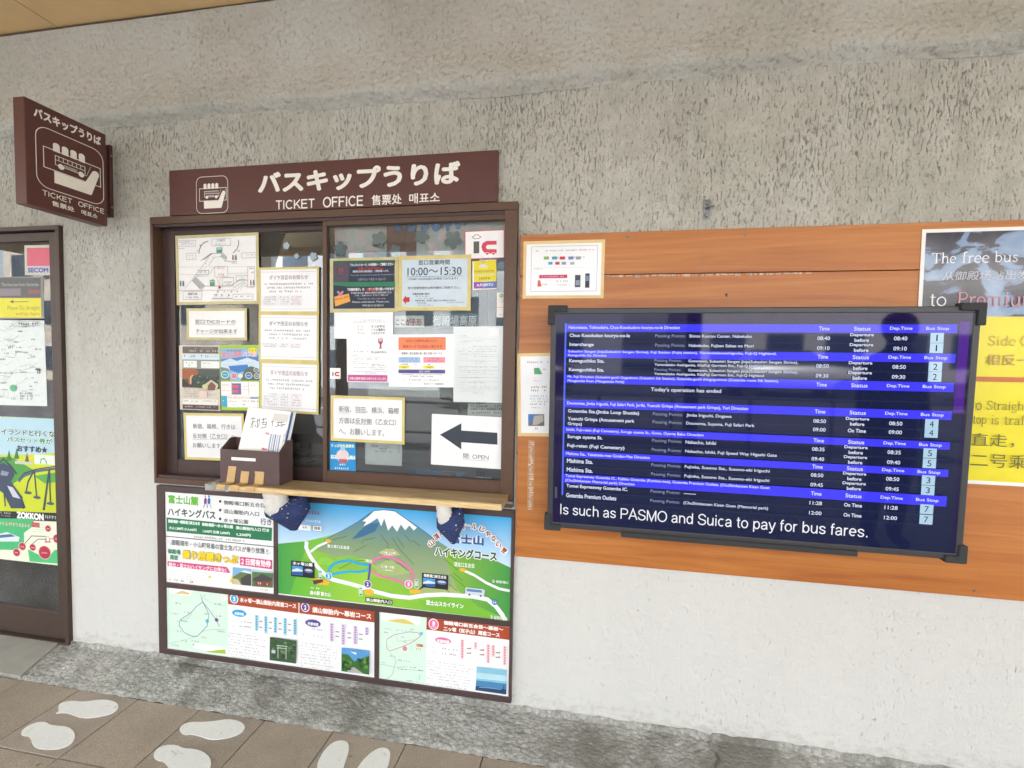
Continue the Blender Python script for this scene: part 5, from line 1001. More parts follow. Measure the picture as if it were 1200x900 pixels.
for x, y, c in ((238, 72, '#c07a60'), (160, 160, '#c07a60'), (318, 178, '#c07a60'), (335, 258, '#c07a60'), (92, 165, '#d08a70'), (248, 290, '#e0a050'), (320, 115, '#5a6a6a'), (110, 112, '#4a5a5a'), (145, 205, '#5a6a6a'), (125, 258, '#5a6a6a'), (150, 308, '#5a6a6a'), (200, 308, '#5a6a6a'), (268, 168, '#5a6a6a'), (100, 330, '#6a8a7a'), (205, 330, '#5a6a6a')): s.dash(x, y, y+9, x+34, ink(c))
s.poly([(218, 325), (388, 350), (386, 392), (210, 350)], WHITE, False); s.poly([(270, 368), (375, 358), (380, 382), (300, 374)], ink('#a6c43c'), False)
s.poly([(390, 60), (756, 106), (756, 170), (390, 122)], BRK, False); s.poly([(762, 107), (1153, 154), (1153, 218), (762, 170)], BRK, False); s.ell(422, 95, 22, 24, WHITE); s.ell(422, 95, 18, 20, CY); s.text('3', 416, 83, 107, 428, WHITE, .04)
s.text('水ヶ塚～須山御胎内周遊コース', 452, 86, 112, 745, ink('#f2e6e0'), .05); s.ell(792, 139, 22, 24, WHITE); s.ell(792, 139, 18, 20, VI); s.text('2', 786, 127, 151, 798, WHITE, .04); s.text('須山御胎内～幕岩コース', 828, 136, 166, 1136, ink('#f2e6e0'), .05)
s.ell(448, 170, 36, 18, CY); s.text('所要時間', 425, 162, 178, 472, WHITE, .03); s.ell(832, 222, 40, 19, ink('#5c4a94')); s.text('所要時間', 805, 214, 231, 860, WHITE, .03)
for y in (205, 230): s.dash(410, y, y+8, 425, LG); s.dash(450, y+2, y+10, 512, GREY)
for y in (245, 280): s.dash(775, y-5, y+3, 790, LG); s.dash(830, y+2, y+10, 880, GREY)
for i, x in enumerate((532, 580, 630, 680, 732)): y = 178+i*5; s.r(x, y, y+82+(i % 2)*8, x+15, ink('#a4d8e8')); [s.r(x+3, y+4+k*13, y+13+k*13, x+12, ink('#4f9cc0')) for k in range(6)]
for i, x in enumerate((556, 606, 656, 705)):
    for d in (30, 60): s.r(x, 178+i*5+d, 183+i*5+d, x+14, GREY)
for i, x in enumerate((922, 982, 1045, 1105)): y = 218+i*7; h_ = (98, 105, 96, 40)[i]; s.r(x, y, y+h_, x+18, ink('#e0cfe8')); [s.r(x+4, y+4+k*13, y+13+k*13, x+14, ink('#a086b8')) for k in range(int(h_/13))]
for i, x in enumerate((952, 1014, 1074)):
    for d in (38, 62): s.r(x, 222+i*7+d, 227+i*7+d, x+18, GREY)
s.lines(395, 262, 400, 600, 9, ink('#77777b'), .38, .3, .5); s.lines(768, 312, 445, 975, 9, ink('#77777b'), .38, .35, .5)
def photo2(c4, base): s.poly(c4, ink(base), False)
photo2([(612, 290), (750, 310), (747, 428), (610, 410)], '#3f5a3e')
for i in range(40): s.ell(random.uniform(622, 738), random.uniform(312, 408), random.uniform(5, 12), random.uniform(5, 10), ink(random.choice(('#2c4530', '#4f7048', '#6a8a5c', '#35523a'))), 7)
for q in ([(655, 330), (655, 398)], [(697, 335), (697, 404)], [(648, 332), (705, 338)], [(652, 345), (700, 350)]): s.line(q, .003, ink('#cfd6c8'))
s.r(622, 355, 372, 642, ink('#b8c4c8'))
photo2([(985, 345), (1129, 362), (1128, 484), (984, 466)], '#5a9ad0'); s.poly([(985, 375), (1020, 380), (1050, 415), (1090, 400), (1129, 385), (1128, 484), (984, 466)], ink('#3c6a34'), False); s.poly([(1010, 455), (1050, 445), (1100, 480), (1020, 472)], ink('#a8a8a0'), False); s.poly([(1030, 365), (1062, 370), (1060, 380)], WHITE)
for i in range(40): s.ell(random.choice((random.uniform(992, 1035), random.uniform(1075, 1120))), random.uniform(400, 455), random.uniform(5, 13), random.uniform(5, 9), ink(random.choice(('#2c5428', '#4c7a3c', '#6a9448', '#24441f'))), 7)
# lower right panel
s = panel(P4[0], xr, zb, zm2, WP, 'd'); s.z(430, 700, 6.667)
s.poly([(98, 105), (468, 150), (462, 675), (94, 628)], MG, False); s.poly([(110, 112), (420, 150), (415, 215), (112, 180)], WHITE, False); s.poly([(150, 180), (220, 170), (290, 165), (330, 182), (380, 212), (300, 205)], ink('#d4c46a'), False)
def tr(p, t, c): s.line(p, t, ink(c))
tr([(160, 325), (215, 290), (330, 268), (400, 275), (420, 300), (370, 340), (300, 375), (230, 400), (180, 418), (160, 400), (155, 350), (160, 325)], .0024, '#b07a84'); tr([(180, 430), (230, 490), (200, 600), (150, 640)], .0014, '#8a9a9a'); tr([(290, 560), (440, 572)], .001, '#5a6a6a'); tr([(110, 520), (230, 545), (320, 540)], .0014, '#8a9a9a'); tr([(230, 290), (240, 340), (380, 330)], .0012, '#c09a9a')
for x, y, c, l in ((135, 235, '#8cc0c4', 220), (125, 262, K, 40), (330, 240, '#7a8a8a', 40), (250, 300, '#7a8a8a', 50), (250, 335, '#7a8a8a', 60), (180, 380, '#c08a80', 30), (180, 448, '#7a8a8a', 60), (225, 478, '#4a5a5a', 110), (245, 548, '#4a5a5a', 60), (340, 535, '#4a5a5a', 80), (310, 640, '#4a5a5a', 90), (400, 560, '#4a5a5a', 40), (110, 500, '#8ac', 40), (315, 588, '#4a5a5a', 14)): s.dash(x, y, y+12, x+l, c if not isinstance(c, str) else ink(c if len(c) == 7 else '#88aabb'))
s.ell(298, 398, 18, 18, ink('#d88090')); s.poly([(412, 270), (440, 268), (438, 292), (415, 292)], ink('#7ab8d8')); s.r(390, 360, 380, 440, ink('#c0603c')); s.dash(392, 362, 378, 438, ink('#f0d8c8')); s.dash(385, 390, 405, 445, ink('#d89078')); s.line([(415, 600), (412, 640)], .001, K)
s.poly([(470, 150), (1122, 233), (1118, 330), (466, 248)], BRK, False); s.ell(523, 207, 40, 43, WHITE); s.ell(523, 207, 34, 37, PK2); s.text('1', 514, 184, 216, 532, WHITE, .04); s.dash(505, 220, 230, 542, WHITE, fill=1)
s.text('御殿場口新五合目～幕岩～', 602, 178, 211, 1068, ink('#f4e9e4'), .06); s.text('二ッ塚（双子山）周遊コース', 600, 222, 258, 1040, ink('#f4e9e4'), .06)
s.ell(597, 335, 62, 24, PK2); s.text('所要時間', 548, 322, 350, 645, WHITE, .04)
for y in (380, 418): s.dash(510, y, y+12, 540, LG); s.dash(588, y+8, y+22, 704, GREY)
PKL = ink('#f4c4cc')
for x, y, h_ in ((736, 325, 150), (840, 345, 55), (938, 362, 145), (978, 368, 90), (1068, 375, 150)): s.r(x, y, y+h_, x+22, PKL); [s.r(x+5, y+5+k*20, y+19+k*20, x+17, ink('#d88a98')) for k in range(int(h_/20))]
for x, y in ((782, 390), (884, 402), (1008, 422)):
    for d in (0, 36): s.r(x, y+d, y+d+7, x+30, ink('#9a6a70')); s.poly([(x+26, y+d-5), (x+36, y+d+3), (x+26, y+d+11)], ink('#9a6a70'))
s.lines(475, 478, 700, 830, 10, ink('#6f6f73'), .36, .12, .5)
FS = fade('photo_sky', '#cfe4ee', '#4aa0c8', 2, -.1, .02); s.poly([(862, 535), (1095, 562), (1090, 752), (850, 718)], ink('#86bfd6'), False); s.poly([(860, 580), (1094, 605), (1093, 650), (857, 625)], ink('#b4d8e2'), False); s.poly([(857, 640), (1093, 668), (1091, 720), (853, 690)], ink('#4a86b4'), False); s.poly([(853, 685), (1091, 712), (1090, 752), (850, 718)], ink('#28486c'), False); s.line([(1070, 725), (1072, 680)], .003, ink('#1e3454')); s.line([(880, 695), (960, 700), (1050, 712)], .0022, ink('#9cc0d4'))
# ================================================================== PLYWOOD BACKING AND WHAT HANGS ON IT
WDX0, WDX1, WDZ0, WDZ1, SEAM = -.2885, 2.3, .667, 1.957, 1.797
wd = empty('plywood_backing', (0, 0, 0), 'orange stained plywood backing fixed to the wall behind the big screen', 'panel')
b = MB(); b.box(WDX0, WDX1, -.018, -.001, SEAM+.0015, WDZ1, PLY, .0015); b.build('board', wd)
b = MB(); b.box(WDX0, WDX1, -.0175, -.001, WDZ0, SEAM-.0015, PLY, .0015); b.build('board', wd)
RES = simple('torn_paper_residue', '#cdb9a6', .7, 0, .25, 90)
b = MB()
for i in range(46):
    x = -.02+i*.017+random.uniform(-.006, .006); w_ = random.uniform(.006, .02); h_ = random.uniform(.0012, .005)
    b.box(x, x+w_, -.0187, -.0182, SEAM-.007-h_*random.random(), SEAM-.006+h_, RES)
b.build('tape_residue', wd)
b = MB(); b.box(-.243, -.217, -.0187, -.0183, .862, 1.145, simple('peeling_clear_tape', '#b98a62', .3, 0, .1, 60))
for i in range(30):
    z = .865+i*.0093; b.box(-.242+random.uniform(0, .012), -.222+random.uniform(-.008, .004), -.0192, -.0188, z, z+random.uniform(.003, .009), RES)
b.build('tape_residue', wd)
for px, py in ((606, 531), (606.5, 617), (606, 643), (1142, 693), (735, 277), (873, 275), (990, 262)):
    c = wall(px, py, -.019); b = MB(); b.tube([(0, 0, 0), (0, -.002, 0)], [.0042, .003], STEEL, 10); o = b.build('screw', wd); o.location = c
b = MB(); c = wall(851, 345, -.0182); b.prism([(c.x-.006, c.z+.002), (c.x+.006, c.z+.004), (c.x+.002, c.z-.012), (c.x-.002, c.z-.004)], -.0184, -.0178, BLACK); b.build('gouge', wd)
s = Sheet('cashless_notice', [(613, 283), (709.5, 280.5), (707, 349.5), (613, 350)], -.0195, 'white tape edged notice with coloured payment logos on the plywood, above the screen corner', 'notice', 'notices taped to the plywood', tape=.012, tapemat=TAPEO, paper=LAM)
s.z(600, 220, 2.8125); s.frame(65, 195, 342, 282, GREY, .0012); s.dash(78, 206, 212, 270, ink('#9a8f98')); s.dash(140, 228, 234, 240, GREY)
for x, c in ((105, '#8fb86a'), (132, '#4a9ab8'), (158, '#c8405c'), (186, '#6a8ac0'), (210, '#9a9aa8')): s.r(x, 227, 237, x+17, ink(c))
for x, c in ((120, '#4aa0d8'), (143, '#c04a58'), (164, '#8a9ab4'), (192, '#b0b8c4')): s.r(x, 245, 254, x+14, ink(c))
s.line([(75, 265), (268, 262)], .0008, LG); s.dash(72, 266, 271, 100, GREY); s.r(90, 288, 299, 182, ink('#c8486c')); s.dash(95, 291, 296, 178, ink('#f0c4d0')); s.poly([(86, 305), (92, 305), (98, 326), (84, 326)], ink('#d86a5c')); s.dash(100, 316, 322, 116, GREY); s.dash(140, 306, 312, 190, GREY); s.dash(140, 318, 324, 190, LG)
s.r(208, 288, 328, 226, ink('#4a4e56')); s.r(210, 305, 322, 224, ink('#8a98ac')); s.r(242, 283, 330, 256, ink('#3c3e44')); s.r(244, 290, 308, 254, ink('#7a8cb0'))
s = Sheet('taped_page', [(606.5, 414.5), (650, 413), (647, 512), (606.5, 510.5)], -.0195, 'white page with a green chart and small photo, half hidden by the screen edge', 'notice', 'notices taped to the plywood', tape=.013, tapemat=TAPEO, paper=LAM)
s.z(600, 420, 4.08); s.dash(72, 14, 24, 175, ink('#b08a90')); s.poly([(105, 46), (130, 45), (145, 76), (107, 76)], ink('#5aa870')); s.dash(150, 48, 56, 165, GREY); s.dash(104, 92, 98, 140, ink('#d0989c')); s.dash(104, 104, 110, 140, ink('#d0989c'))
s.dash(92, 132, 142, 165, K); s.dash(92, 148, 158, 165, K)
for i in range(4): s.dash(86, 176+i*13, 184+i*13, 172, ink('#7aa4b8' if i < 3 else '#7a7a80'))
s.dash(86, 232, 238, 140, GREY); s.r(78, 266, 322, 154, ink('#6c6e72')); s.poly([(78, 266), (112, 266), (100, 300), (78, 312)], ink('#4a7ab8')); s.poly([(105, 275), (150, 270), (150, 300), (120, 318), (98, 318)], ink('#b9b2a8')); s.dash(100, 330, 340, 125, TXT)
# bus poster
PB_ = [(1078, 269), (1420, 255), (1405, 592), (1066, 563)]
x0 = wall(1079, 300, -.0195).x; x1 = x0+1.05; z1 = wall(1079, 269, -.0195).z; z0 = wall(1150, 567.5, -.0195).z
PY = simple('poster_yellow', '#e6da12', .25, 0, .03, 8); b_ = NB('poster_dark_painted_reflections'); co = b_.coords((1, 1, 1.6)); n = b_.noise(co, 5.5, 4, .5, 1.2)
b_.l(b_.ramp(n, [(.40, lin('#2c2a38')), (.48, lin('#3a3c4e')), (.52, lin('#7c94b4')), (.66, lin('#94acc8'))]), b_.p.inputs['Base Color']); b_.p.inputs['Roughness'].default_value = .12; PD = b_.m  # pale blue patches are street reflections painted into the dark area
s = Sheet('bus_poster', None, 0, 'large free bus poster, dark with painted pale blue reflections above and bright yellow below, right of the screen', 'poster', M=Matrix.Translation(((x0+x1)/2, -.0195, (z0+z1)/2)), size=(x1-x0, z1-z0), paper=simple('poster_white', '#ecece8', .25, 0, .02, 10), th=.0015)
zs = hit(1150, 371, s.M).z; W, H = s.w, s.h; e = .012
s.lpoly([(-W/2+e, zs), (W/2-e, zs), (W/2-e, H/2-e), (-W/2+e, H/2-e)], PD); s.lpoly([(-W/2+e, -H/2+e), (W/2-e, -H/2+e), (W/2-e, zs-.0005), (-W/2+e, zs-.0005)], PY)
s.z(1000, 240, 2.5)
PW = ink('#e6e8ec', .2)
SERIF(s, 'The', 230, 141, 172, 302, PW, 1); SERIF(s, 'free', 318, 139, 171, 399, PW, 1); SERIF(s, 'bus', 413, 137, 168, 483, PW, 1)
s.text('从御殿场站出发', 260, 196, 222, 512, ink('#c9ced8', .2), .0, shear=.12)
SERIF(s, 'to', 223, 262, 296, 273, PW, 1); SERIF(s, 'Premium', 302, 256, 298, 545, ink('#c08a94', .2), 1)
YT = ink('#b8985a', .3); YT2 = ink('#6c6634', .3)
SERIF(s, 'Side', 393, 384, 412, 475, YT, 0); SERIF(s, 'Go', 488, 384, 414, 540, YT, 0); s.text('相反一侧', 388, 438, 470, 560, YT, .012)
rr_ = ink('#c2703c', .3); s.r(350, 503, 517, 900, rr_)
SERIF(s, 'o', 357, 580, 600, 374, YT2, 0); SERIF(s, 'Straight', 388, 573, 606, 510, YT2, 0); SERIF(s, 'top', 347, 617, 648, 388, YT2, 0); SERIF(s, 'is', 400, 616, 642, 424, YT2, 0); SERIF(s, 'traf', 438, 616, 643, 500, YT2, 0)
s.text('直走，', 343, 668, 706, 468, YT2, .0); s.text('二号乘', 341, 726, 766, 506, YT2, .0)
# hook on the wall
hk = empty('wall_hook', (.407, 0, 2.035), 'small galvanised cleat with two screws on the bare wall above the plywood', 'hook')
b = MB(); b.prism([(-.012, -.036), (.012, -.036), (.013, .036), (-.013, .036)], -.004, -.001, STEEL); b.build('plate', hk)
b = MB(); b.tube([(-.001, -.004, .004), (-.001, -.02, .004), (.004, -.026, .004), (.016, -.026, .003), (.02, -.022, .006)], [.005, .005, .0045, .004, .003], STEEL, 8); b.build('cleat', hk, True)
for z_ in (-.022, .024):
    b = MB(); b.tube([(0, -.0045, z_), (0, -.008, z_)], [.009, .006], STEEL, 10); b.build('screw', hk)
b = MB(); b.tube([(.0, -.006, -.03), (-.004, -.004, -.09), (-.012, -.02, -.17), (-.02, -.021, -.26)], .0006, ink('#8a8a84'), 5); b.build('thin_wire', hk)
# ================================================================== SCREEN
TW, TH = 1.392, .8515
TM = Matrix.Translation((.5314, -.12, 1.2429)) @ Matrix.Rotation(-.0115, 4, 'Z') @ Matrix.Rotation(.0229, 4, 'X')
tv = link('information_screen', None); tv.matrix_world = TM; tag(tv, 'wide dark framed screen listing bus departures in blue and black rows', 'screen')
i_ = .0105; w2, h2 = TW/2-i_, TH/2-i_; q = .021
b = MB(); b.box(-w2, w2, .004, .055, h2-q, h2, BEZEL, .003); b.box(-w2, w2, .004, .055, -h2, -h2+q, BEZEL, .003); b.box(-w2, -w2+q, .004, .055, -h2+q, h2-q, BEZEL, .003); b.box(w2-q, w2, .004, .055, -h2+q, h2-q, BEZEL, .003); b.build('bezel', tv)
b = MB(); b.box(-w2+.01, w2-.01, .04, .085, -h2+.01, h2-.01, BLACK, .01); b.build('back_cover', tv)
b = MB(); b.box(-.25, .25, .085, .1185-.018, -.2, .2, BLACK); b.build('wall_mount', tv)
for sx in (-1, 1):
    for sz in (-1, 1):
        b = MB(); L_ = .072 if sz > 0 else .062; a0 = sx*TW/2; a1 = sx*(TW/2-.025); a2 = sx*(TW/2-L_); c0 = sz*TH/2; c1 = sz*(TH/2-.025); c2 = sz*(TH/2-L_)
        pts = [(a0, c0), (a2, c0), (a2, c1), (a1, c1), (a1, c2), (a0, c2)]
        b.prism(pts, -.004, .03, GUARD); o = b.build('corner_guard', tv)
        md = o.modifiers.new('b', 'BEVEL'); md.width = .004; md.segments = 2
b = MB(); x0g = hit(728, 625, TM).x; x1g = hit(1005, 645, TM).x; b.box(x0g, x1g, -.004, .03, -TH/2-.004, -TH/2+.016, GUARD, .003); b.build('edge_guard', tv)
gb = NB('screen_glass'); gb.p.inputs['Base Color'].default_value = (.006, .006, .01, 1); gb.p.inputs['Roughness'].default_value = .04; gb.p.inputs['Specular IOR Level'].default_value = .24; gb.p.inputs['Coat Weight'].default_value = .0
n = gb.noise(gb.coords((1, 1, 1)), 2.2, 2); 
gb.p.inputs['Emission Color'].default_value = lin('#1a0c40'); gb.p.inputs['Emission Strength'].default_value = .9/2**EXPO
s = Sheet('display_panel', None, 0, M=TM @ Matrix.Translation((0, .008, 0)), size=(2*(w2-q+.002), 2*(h2-q+.002)), parent=tv, paper=gb.m, th=.004, pname='displayed_text')
E_ = lambda c, f=1.0: glow(c, f)
def scr(h, f=1.0):           # lit screen area that still mirrors the street
    k = ('s', h, f)
    if k not in _ink:
        b = NB('lit_pixels_'+h.lstrip('#')); b.p.inputs['Base Color'].default_value = (.004, .004, .006, 1); b.p.inputs['Roughness'].default_value = .04; b.p.inputs['Specular IOR Level'].default_value = .24
        b.p.inputs['Emission Color'].default_value = lin(h); b.p.inputs['Emission Strength'].default_value = f/2**EXPO; _ink[k] = b.m
    return _ink[k]
def L(px, py): q_ = hit(px, py, s.M); return q_.x, q_.z
s.z(0, 0, 1)
bx = -w2+q
xL = L(662, 480)[0]; xR = L(1114, 480)[0]; zc = lambda py: L(663, py)[1]
s.lpoly([(xL-.008, zc(377)), (xR+.03, zc(377)), (xR+.03, zc(612)), (xL-.008, zc(612))], scr('#1a2348', .8)); s.lpoly([(xR+.006, zc(377)), (xR+.034, zc(377)), (xR+.034, zc(470)), (xR+.006, zc(470))], scr('#54189c', .8))
HB = scr('#4440ff'); HB2 = scr('#5a74ff'); TXW = E_('#dfe5fa'); TXH = E_('#fafbff'); TXG = E_('#9aa4c8'); LNB = scr('#4b5578', .8); LB = scr('#b4d4ea')
s.lpoly([(xL-.006, zc(379)), (xL, zc(379)), (xL, zc(580)), (xL-.006, zc(580))], HB2)
cT, cS, cD, cB = L(960, 480)[0], L(1004, 480)[0], L(1049, 480)[0], L(1091, 480)[0]; xD = L(765, 480)[0]
def ltx(t_, x, za, zb_, m, ch=.0072, bold=.02, x1=None):
    h_ = za-zb_; wdt = len(t_)*h_*.49; s.ltext(t_, (x, x1 if x1 else x+wdt, zb_, za), m, bold)
def ctx(t_, cx, za, zb_, m, bold=.02): h_ = za-zb_; wdt = len(t_)*h_*.60; s.ltext(t_, (cx-wdt/2, cx+wdt/2, zb_, za), m, bold)
def head(y0, y1, t1, t2=None, e1=None):
    s.lpoly([(xL, zc(y0)), (xR, zc(y0)), (xR, zc(y1)), (xL, zc(y1))], HB)
    hz = zc(y0)-zc(y1)
    if t2:
        ltx(t1, xL+.008, zc(y0)-hz*.06, zc(y0)-hz*.44, TXW, x1=e1); ltx(t2, xL+.008, zc(y0)-hz*.55, zc(y0)-hz*.93, TXW)
    else: ltx(t1, xL+.008, zc(y0)-hz*.22, zc(y0)-hz*.75, TXW, x1=e1)
    m = zc(y0)-hz/2+.0068; n_ = m-.0136
    ctx('Time', cT, m, n_, TXW); ctx('Status', cS, m, n_, TXW); ctx('Dep.Time', cD, m, n_, TXW); ctx('Bus Stop', cB, m, n_, TXW)
def rowt(yc, nm, ps_, tm, st, dt, stop, two=None):
    z = zc(yc); hh = .0082
    ltx(nm, xL+.012, z+hh, z-hh, TXW, bold=.03)
    if two: ltx(two, xL+.012, z-hh-.003, z-3*hh-.002, TXW, bold=.03)
    if ps_: ltx('Passing Points:', xD, z+(.012 if isinstance(ps_, tuple) else .007), z-(.0005 if isinstance(ps_, tuple) else .007), TXG, bold=.0); 
    if isinstance(ps_, tuple):
        ltx(ps_[0], xD+.115, z+.012, z-.0005, TXW); ltx(ps_[1], xD, z-.003, z-.015, TXW)
    elif ps_: ltx(ps_, xD+.115, z+.007, z-.007, TXW)
    if tm:
        ctx(tm, cT, z+.003, z-.010, TXW)
        if st == 'D': ctx('Departure', cS, z+.014, z+.001, TXW, .03); ctx('before', cS, z-.003, z-.015, TXW, .03)
        else: ctx('On Time', cS, z+.004, z-.009, TXW, .03)
        ctx(dt, cD, z+.004, z-.009, TXW)
        s.lpoly([(cB-.019, z+.016), (cB+.019, z+.016), (cB+.019, z-.016), (cB-.019, z-.016)], LB); s.ltext(stop, (cB-(.002 if stop == '1' else .006), cB+(.002 if stop == '1' else .006), z-.010, z+.010), E_('#20304a'), 0)
    s.lpoly([(xL, z-.0195), (xR, z-.0195), (xR, z-.0203), (xL, z-.0203)], LNB)
head(379.8, 388.7, 'Hakonesato, Tokinodaira, Chuo-Kosokudoro kouryu-no-le Direction', e1=L(793, 480)[0])
rowt(393.5, 'Chuo Kosokukan kouryu-no-le', 'Shinto Kouryu Center, Nabekubo', '08:40', 'D', '08:40', '1'); rowt(404, 'Interchange', 'Nabekubo, Fujisan Sakae no Mori', '09:10', 'D', '09:10', '1')
head(409.7, 418.8, 'Subashiri Sengen Jinja(Subashiri Sengen Shrine), Fuji Station (Fujiq station), Yamanakakoasahigaoka, Fuji-Q Highland,', 'Kawaguchiko Sta. Direction', e1=L(906, 480)[0])
rowt(423, 'Kawaguchiko Sta.', ('Gotenawn, Subashiri Sengen Jinja(Subashiri Sengen Shrine),', 'Yamanakako Asahigaoka, KitaFuji Garrison Ent., Fuji-Q Highland'), '08:50', 'D', '08:50', '2'); rowt(433.3, 'Kawaguchiko Sta.', ('Gotenawn, Subashiri Sengen Jinja(Subashiri Sengen Shrine),', 'Yamanakako Asahigaoka, KitaFuji Garrison Ent., Fuji-Q Highland'), '09:30', 'D', '09:30', '2')
head(439, 448.6, 'Mt. Fuji Direction (Subashiri-guchi Gogodome (Subashiri 5th Station), Gotemba-guchi shingogodome (Gotemba route 5th Station),', 'Mizugatsuka Koen (Mizugatsuka Park))', e1=L(910, 480)[0])
z = zc(454); ltx("Today's operation has ended", xD-.01, z+.009, z-.009, TXW); s.lpoly([(xL, zc(459.5)), (xR, zc(459.5)), (xR, zc(459.5)-.0008), (xL, zc(459.5)-.0008)], LNB)
head(468, 476.9, 'Dounomae, Jimba Iriguchi, Fuji Safari Park, Juriki, Yuenchi Grinpa (Amusement park Grinpa), Yuri Direction', e1=L(876, 480)[0])
rowt(481.5, 'Gotemba Sta.(Jimba Loop Shuttle)', 'Jimba Iriguchi, Dogawa', '08:50', 'D', '08:50', '4'); rowt(490.5, 'Yuenchi Grinpa (Amusement park', 'Dounoma, Suyama, Fuji Safari Park', '09:00', 'O', '09:00', '4', two='Grinpa)')
head(499.3, 507, 'Ishiki, Fuji-reien (Fuji Cemetery), Suruga oyama St., Gono, Oyama Bako Direction', e1=L(825, 480)[0])
rowt(511.3, 'Suruga oyama St.', 'Nakacho, Ishiki', '08:35', 'D', '08:35', '5'); rowt(521.6, 'Fuji-reien (Fuji Cemetery)', 'Nakacho, Ishiki, Fuji Speed Way Higashi Gate', '09:40', 'D', '09:40', '5')
head(527.2, 534.6, 'Mishima Sta., Yakeitoba-mae Goidan-Mae Direction', e1=L(763, 480)[0])
rowt(538.8, 'Mishima Sta.', 'Fujioka, Susono Sta., Susono-eki Iriguchi', '08:50', 'D', '08:50', '3'); rowt(549, 'Mishima Sta.', 'Fujioka, Susono Sta., Susono-eki Iriguchi', '09:45', 'D', '09:45', '3')
head(554, 564.6, 'Tomei Expressway Gotemba IC., Fujikko Gotemba (Komine-mae), Gotemba Premium Outlets, (ChuShinkansen Kisen Goen', '(ChuShinkansen Memorial park) Direction', e1=L(905, 480)[0])
rowt(568.3, 'Tomei Expressway Gotemba IC.', '------', '11:28', 'O', '11:28', '7'); rowt(578.8, 'Gotemba Premium Outlets', '(ChuShinkansen Kisen Goen (Memorial park)', '12:00', 'O', '12:00', '7')
a = L(657, 589); c = L(657, 606); d = L(1014, 615); SANS(s, 'Is such as PASMO and Suica to pay for bus fares.', (a[0]-.004, d[0]+.004, a[1]-.050, a[1]), TXH, .14)
s.lpoly([L(650.5, 569), L(653.5, 569), L(653.5, 582), L(650.5, 582)], E_('#5a5e68', .8))
# ================================================================== LEFT DOOR
dr = empty('glass_door', (0, 0, 0), 'dark bronze framed glass door at the far left with posters inside', 'door')
DY = .012; dl = -4.28
g = rect([(0, 285), (62.5, 283), (72, 716), (0, 705)], DY+.01); gx1, gz0, gz1 = g[1], g[2], g[3]
b = MB(); b.box(dl, DX-.002, DY-.03, .12, DZ1-.022, DZ1-.002, DBROWN, .002); b.box(DX-.024, DX-.002, DY-.03, .12, .022, DZ1-.022, DBROWN, .002); b.box(dl, dl+.03, DY-.03, .12, .022, DZ1-.022, DBROWN, .002); b.build('door_frame', dr)
b = MB(); b.box(gx1, DX-.026, DY-.006, DY+.035, .028, DZ1-.026, DBROWN, .002); b.box(-3.40, gx1, DY-.005, DY+.034, .028, gz0, DBROWN, .002); b.box(-3.40, gx1, DY-.005, DY+.034, gz1, DZ1-.026, DBROWN, .002); b.box(-3.48, -3.40, DY-.006, DY+.035, .028, DZ1-.026, DBROWN, .002)
b.box(dl+.03, -3.49, DY+.04, DY+.07, .028, .2, DBROWN); b.build('door_leaf', dr)
b = MB(); b.box(-3.402, gx1+.002, DY+.008, DY+.012, gz0-.002, gz1+.002, GLASS); b.box(dl+.03, -3.48, DY+.05, DY+.054, .2, DZ1-.026, GLASS); b.build('glass_pane', dr)
c = wall(73.5, 548, DY-.008); b = MB(); b.box(c.x-.006, c.x+.006, DY-.012, DY-.005, c.z-.055, c.z+.055, BLACK, .003); b.build('handle', dr)
b = MB(); b.box(dl, DX-.002, -.02, .12, .0, .0275, DBROWN, .002); b.build('sill', dr)
DPY = DY+.0075
s = Sheet('security_sticker', [(29, 287.5), (60, 287), (60.8, 322.5), (29, 322.5)], DPY, 'red and white SECOM sticker at the top of the glass door', 'sticker', 'papers on the glass door', paper=ink('#c9c8b4')); s.z(0, 280, 4.5); s.r(142, 48, 143, 262, ink('#d8657a')); s.r(142, 146, 182, 262, ink('#c2c4d4')); s.text('SECOM', 148, 152, 178, 256, ink('#5a5f98'), .05)
s = Sheet('door_bus_notice', [(-60, 325), (50, 324.5), (52.5, 375), (-60, 375)], DPY, 'black and yellow bus direction notice with a left arrow on the glass door', 'notice', 'papers on the glass door', paper=ink('#8a8a88')); s.z(0, 280, 4.5)
s.poly([(-270, 205), (215, 205), (215, 310), (-270, 310)], ink('#5f605e'), True); s.poly([(-270, 312), (217, 312), (219, 415), (-270, 415)], ink('#e4dc2c'), True); s.text('The free bus from Gotemba', 8, 232, 250, 205, ink('#a8aaa6'), .01); s.r(0, 262, 300, 110, ink('#8a7f86')); s.r(150, 268, 290, 212, ink('#96585c'))
s.line([(62, 331), (152, 331)], .003, ink('#6c6a4a')); s.poly([(52, 331), (72, 322), (72, 340)], ink('#6c6a4a')); s.text('Please Go Straight', 40, 352, 380, 210, ink('#a89a3c'), .0); s.text('and Up Stairs', 85, 385, 408, 210, ink('#a89a3c'), .0)
s = Sheet('door_route_map', [(-60, 374), (52.5, 374.5), (54.5, 475), (-60, 474)], DPY, 'white route map sheet with one green dot on the glass door', 'notice', 'papers on the glass door', paper=ink('#dfe8e6')); s.z(0, 280, 4.5)
for i in range(46): x = random.uniform(-60, 190); y = random.uniform(440, 850); s.dash(x, y, y+9, x+random.uniform(15, 40), random.choice((K, GREY, LG)))
for i in range(24):
    x = random.uniform(-60, 150); y = random.uniform(450, 840); s.line([(x, y), (x+random.uniform(20, 60), y-random.uniform(-20, 20)), (x+random.uniform(50, 90), y-random.uniform(0, 50))], .0012, random.choice((GREY, LG, ink('#a8c4bc'))))
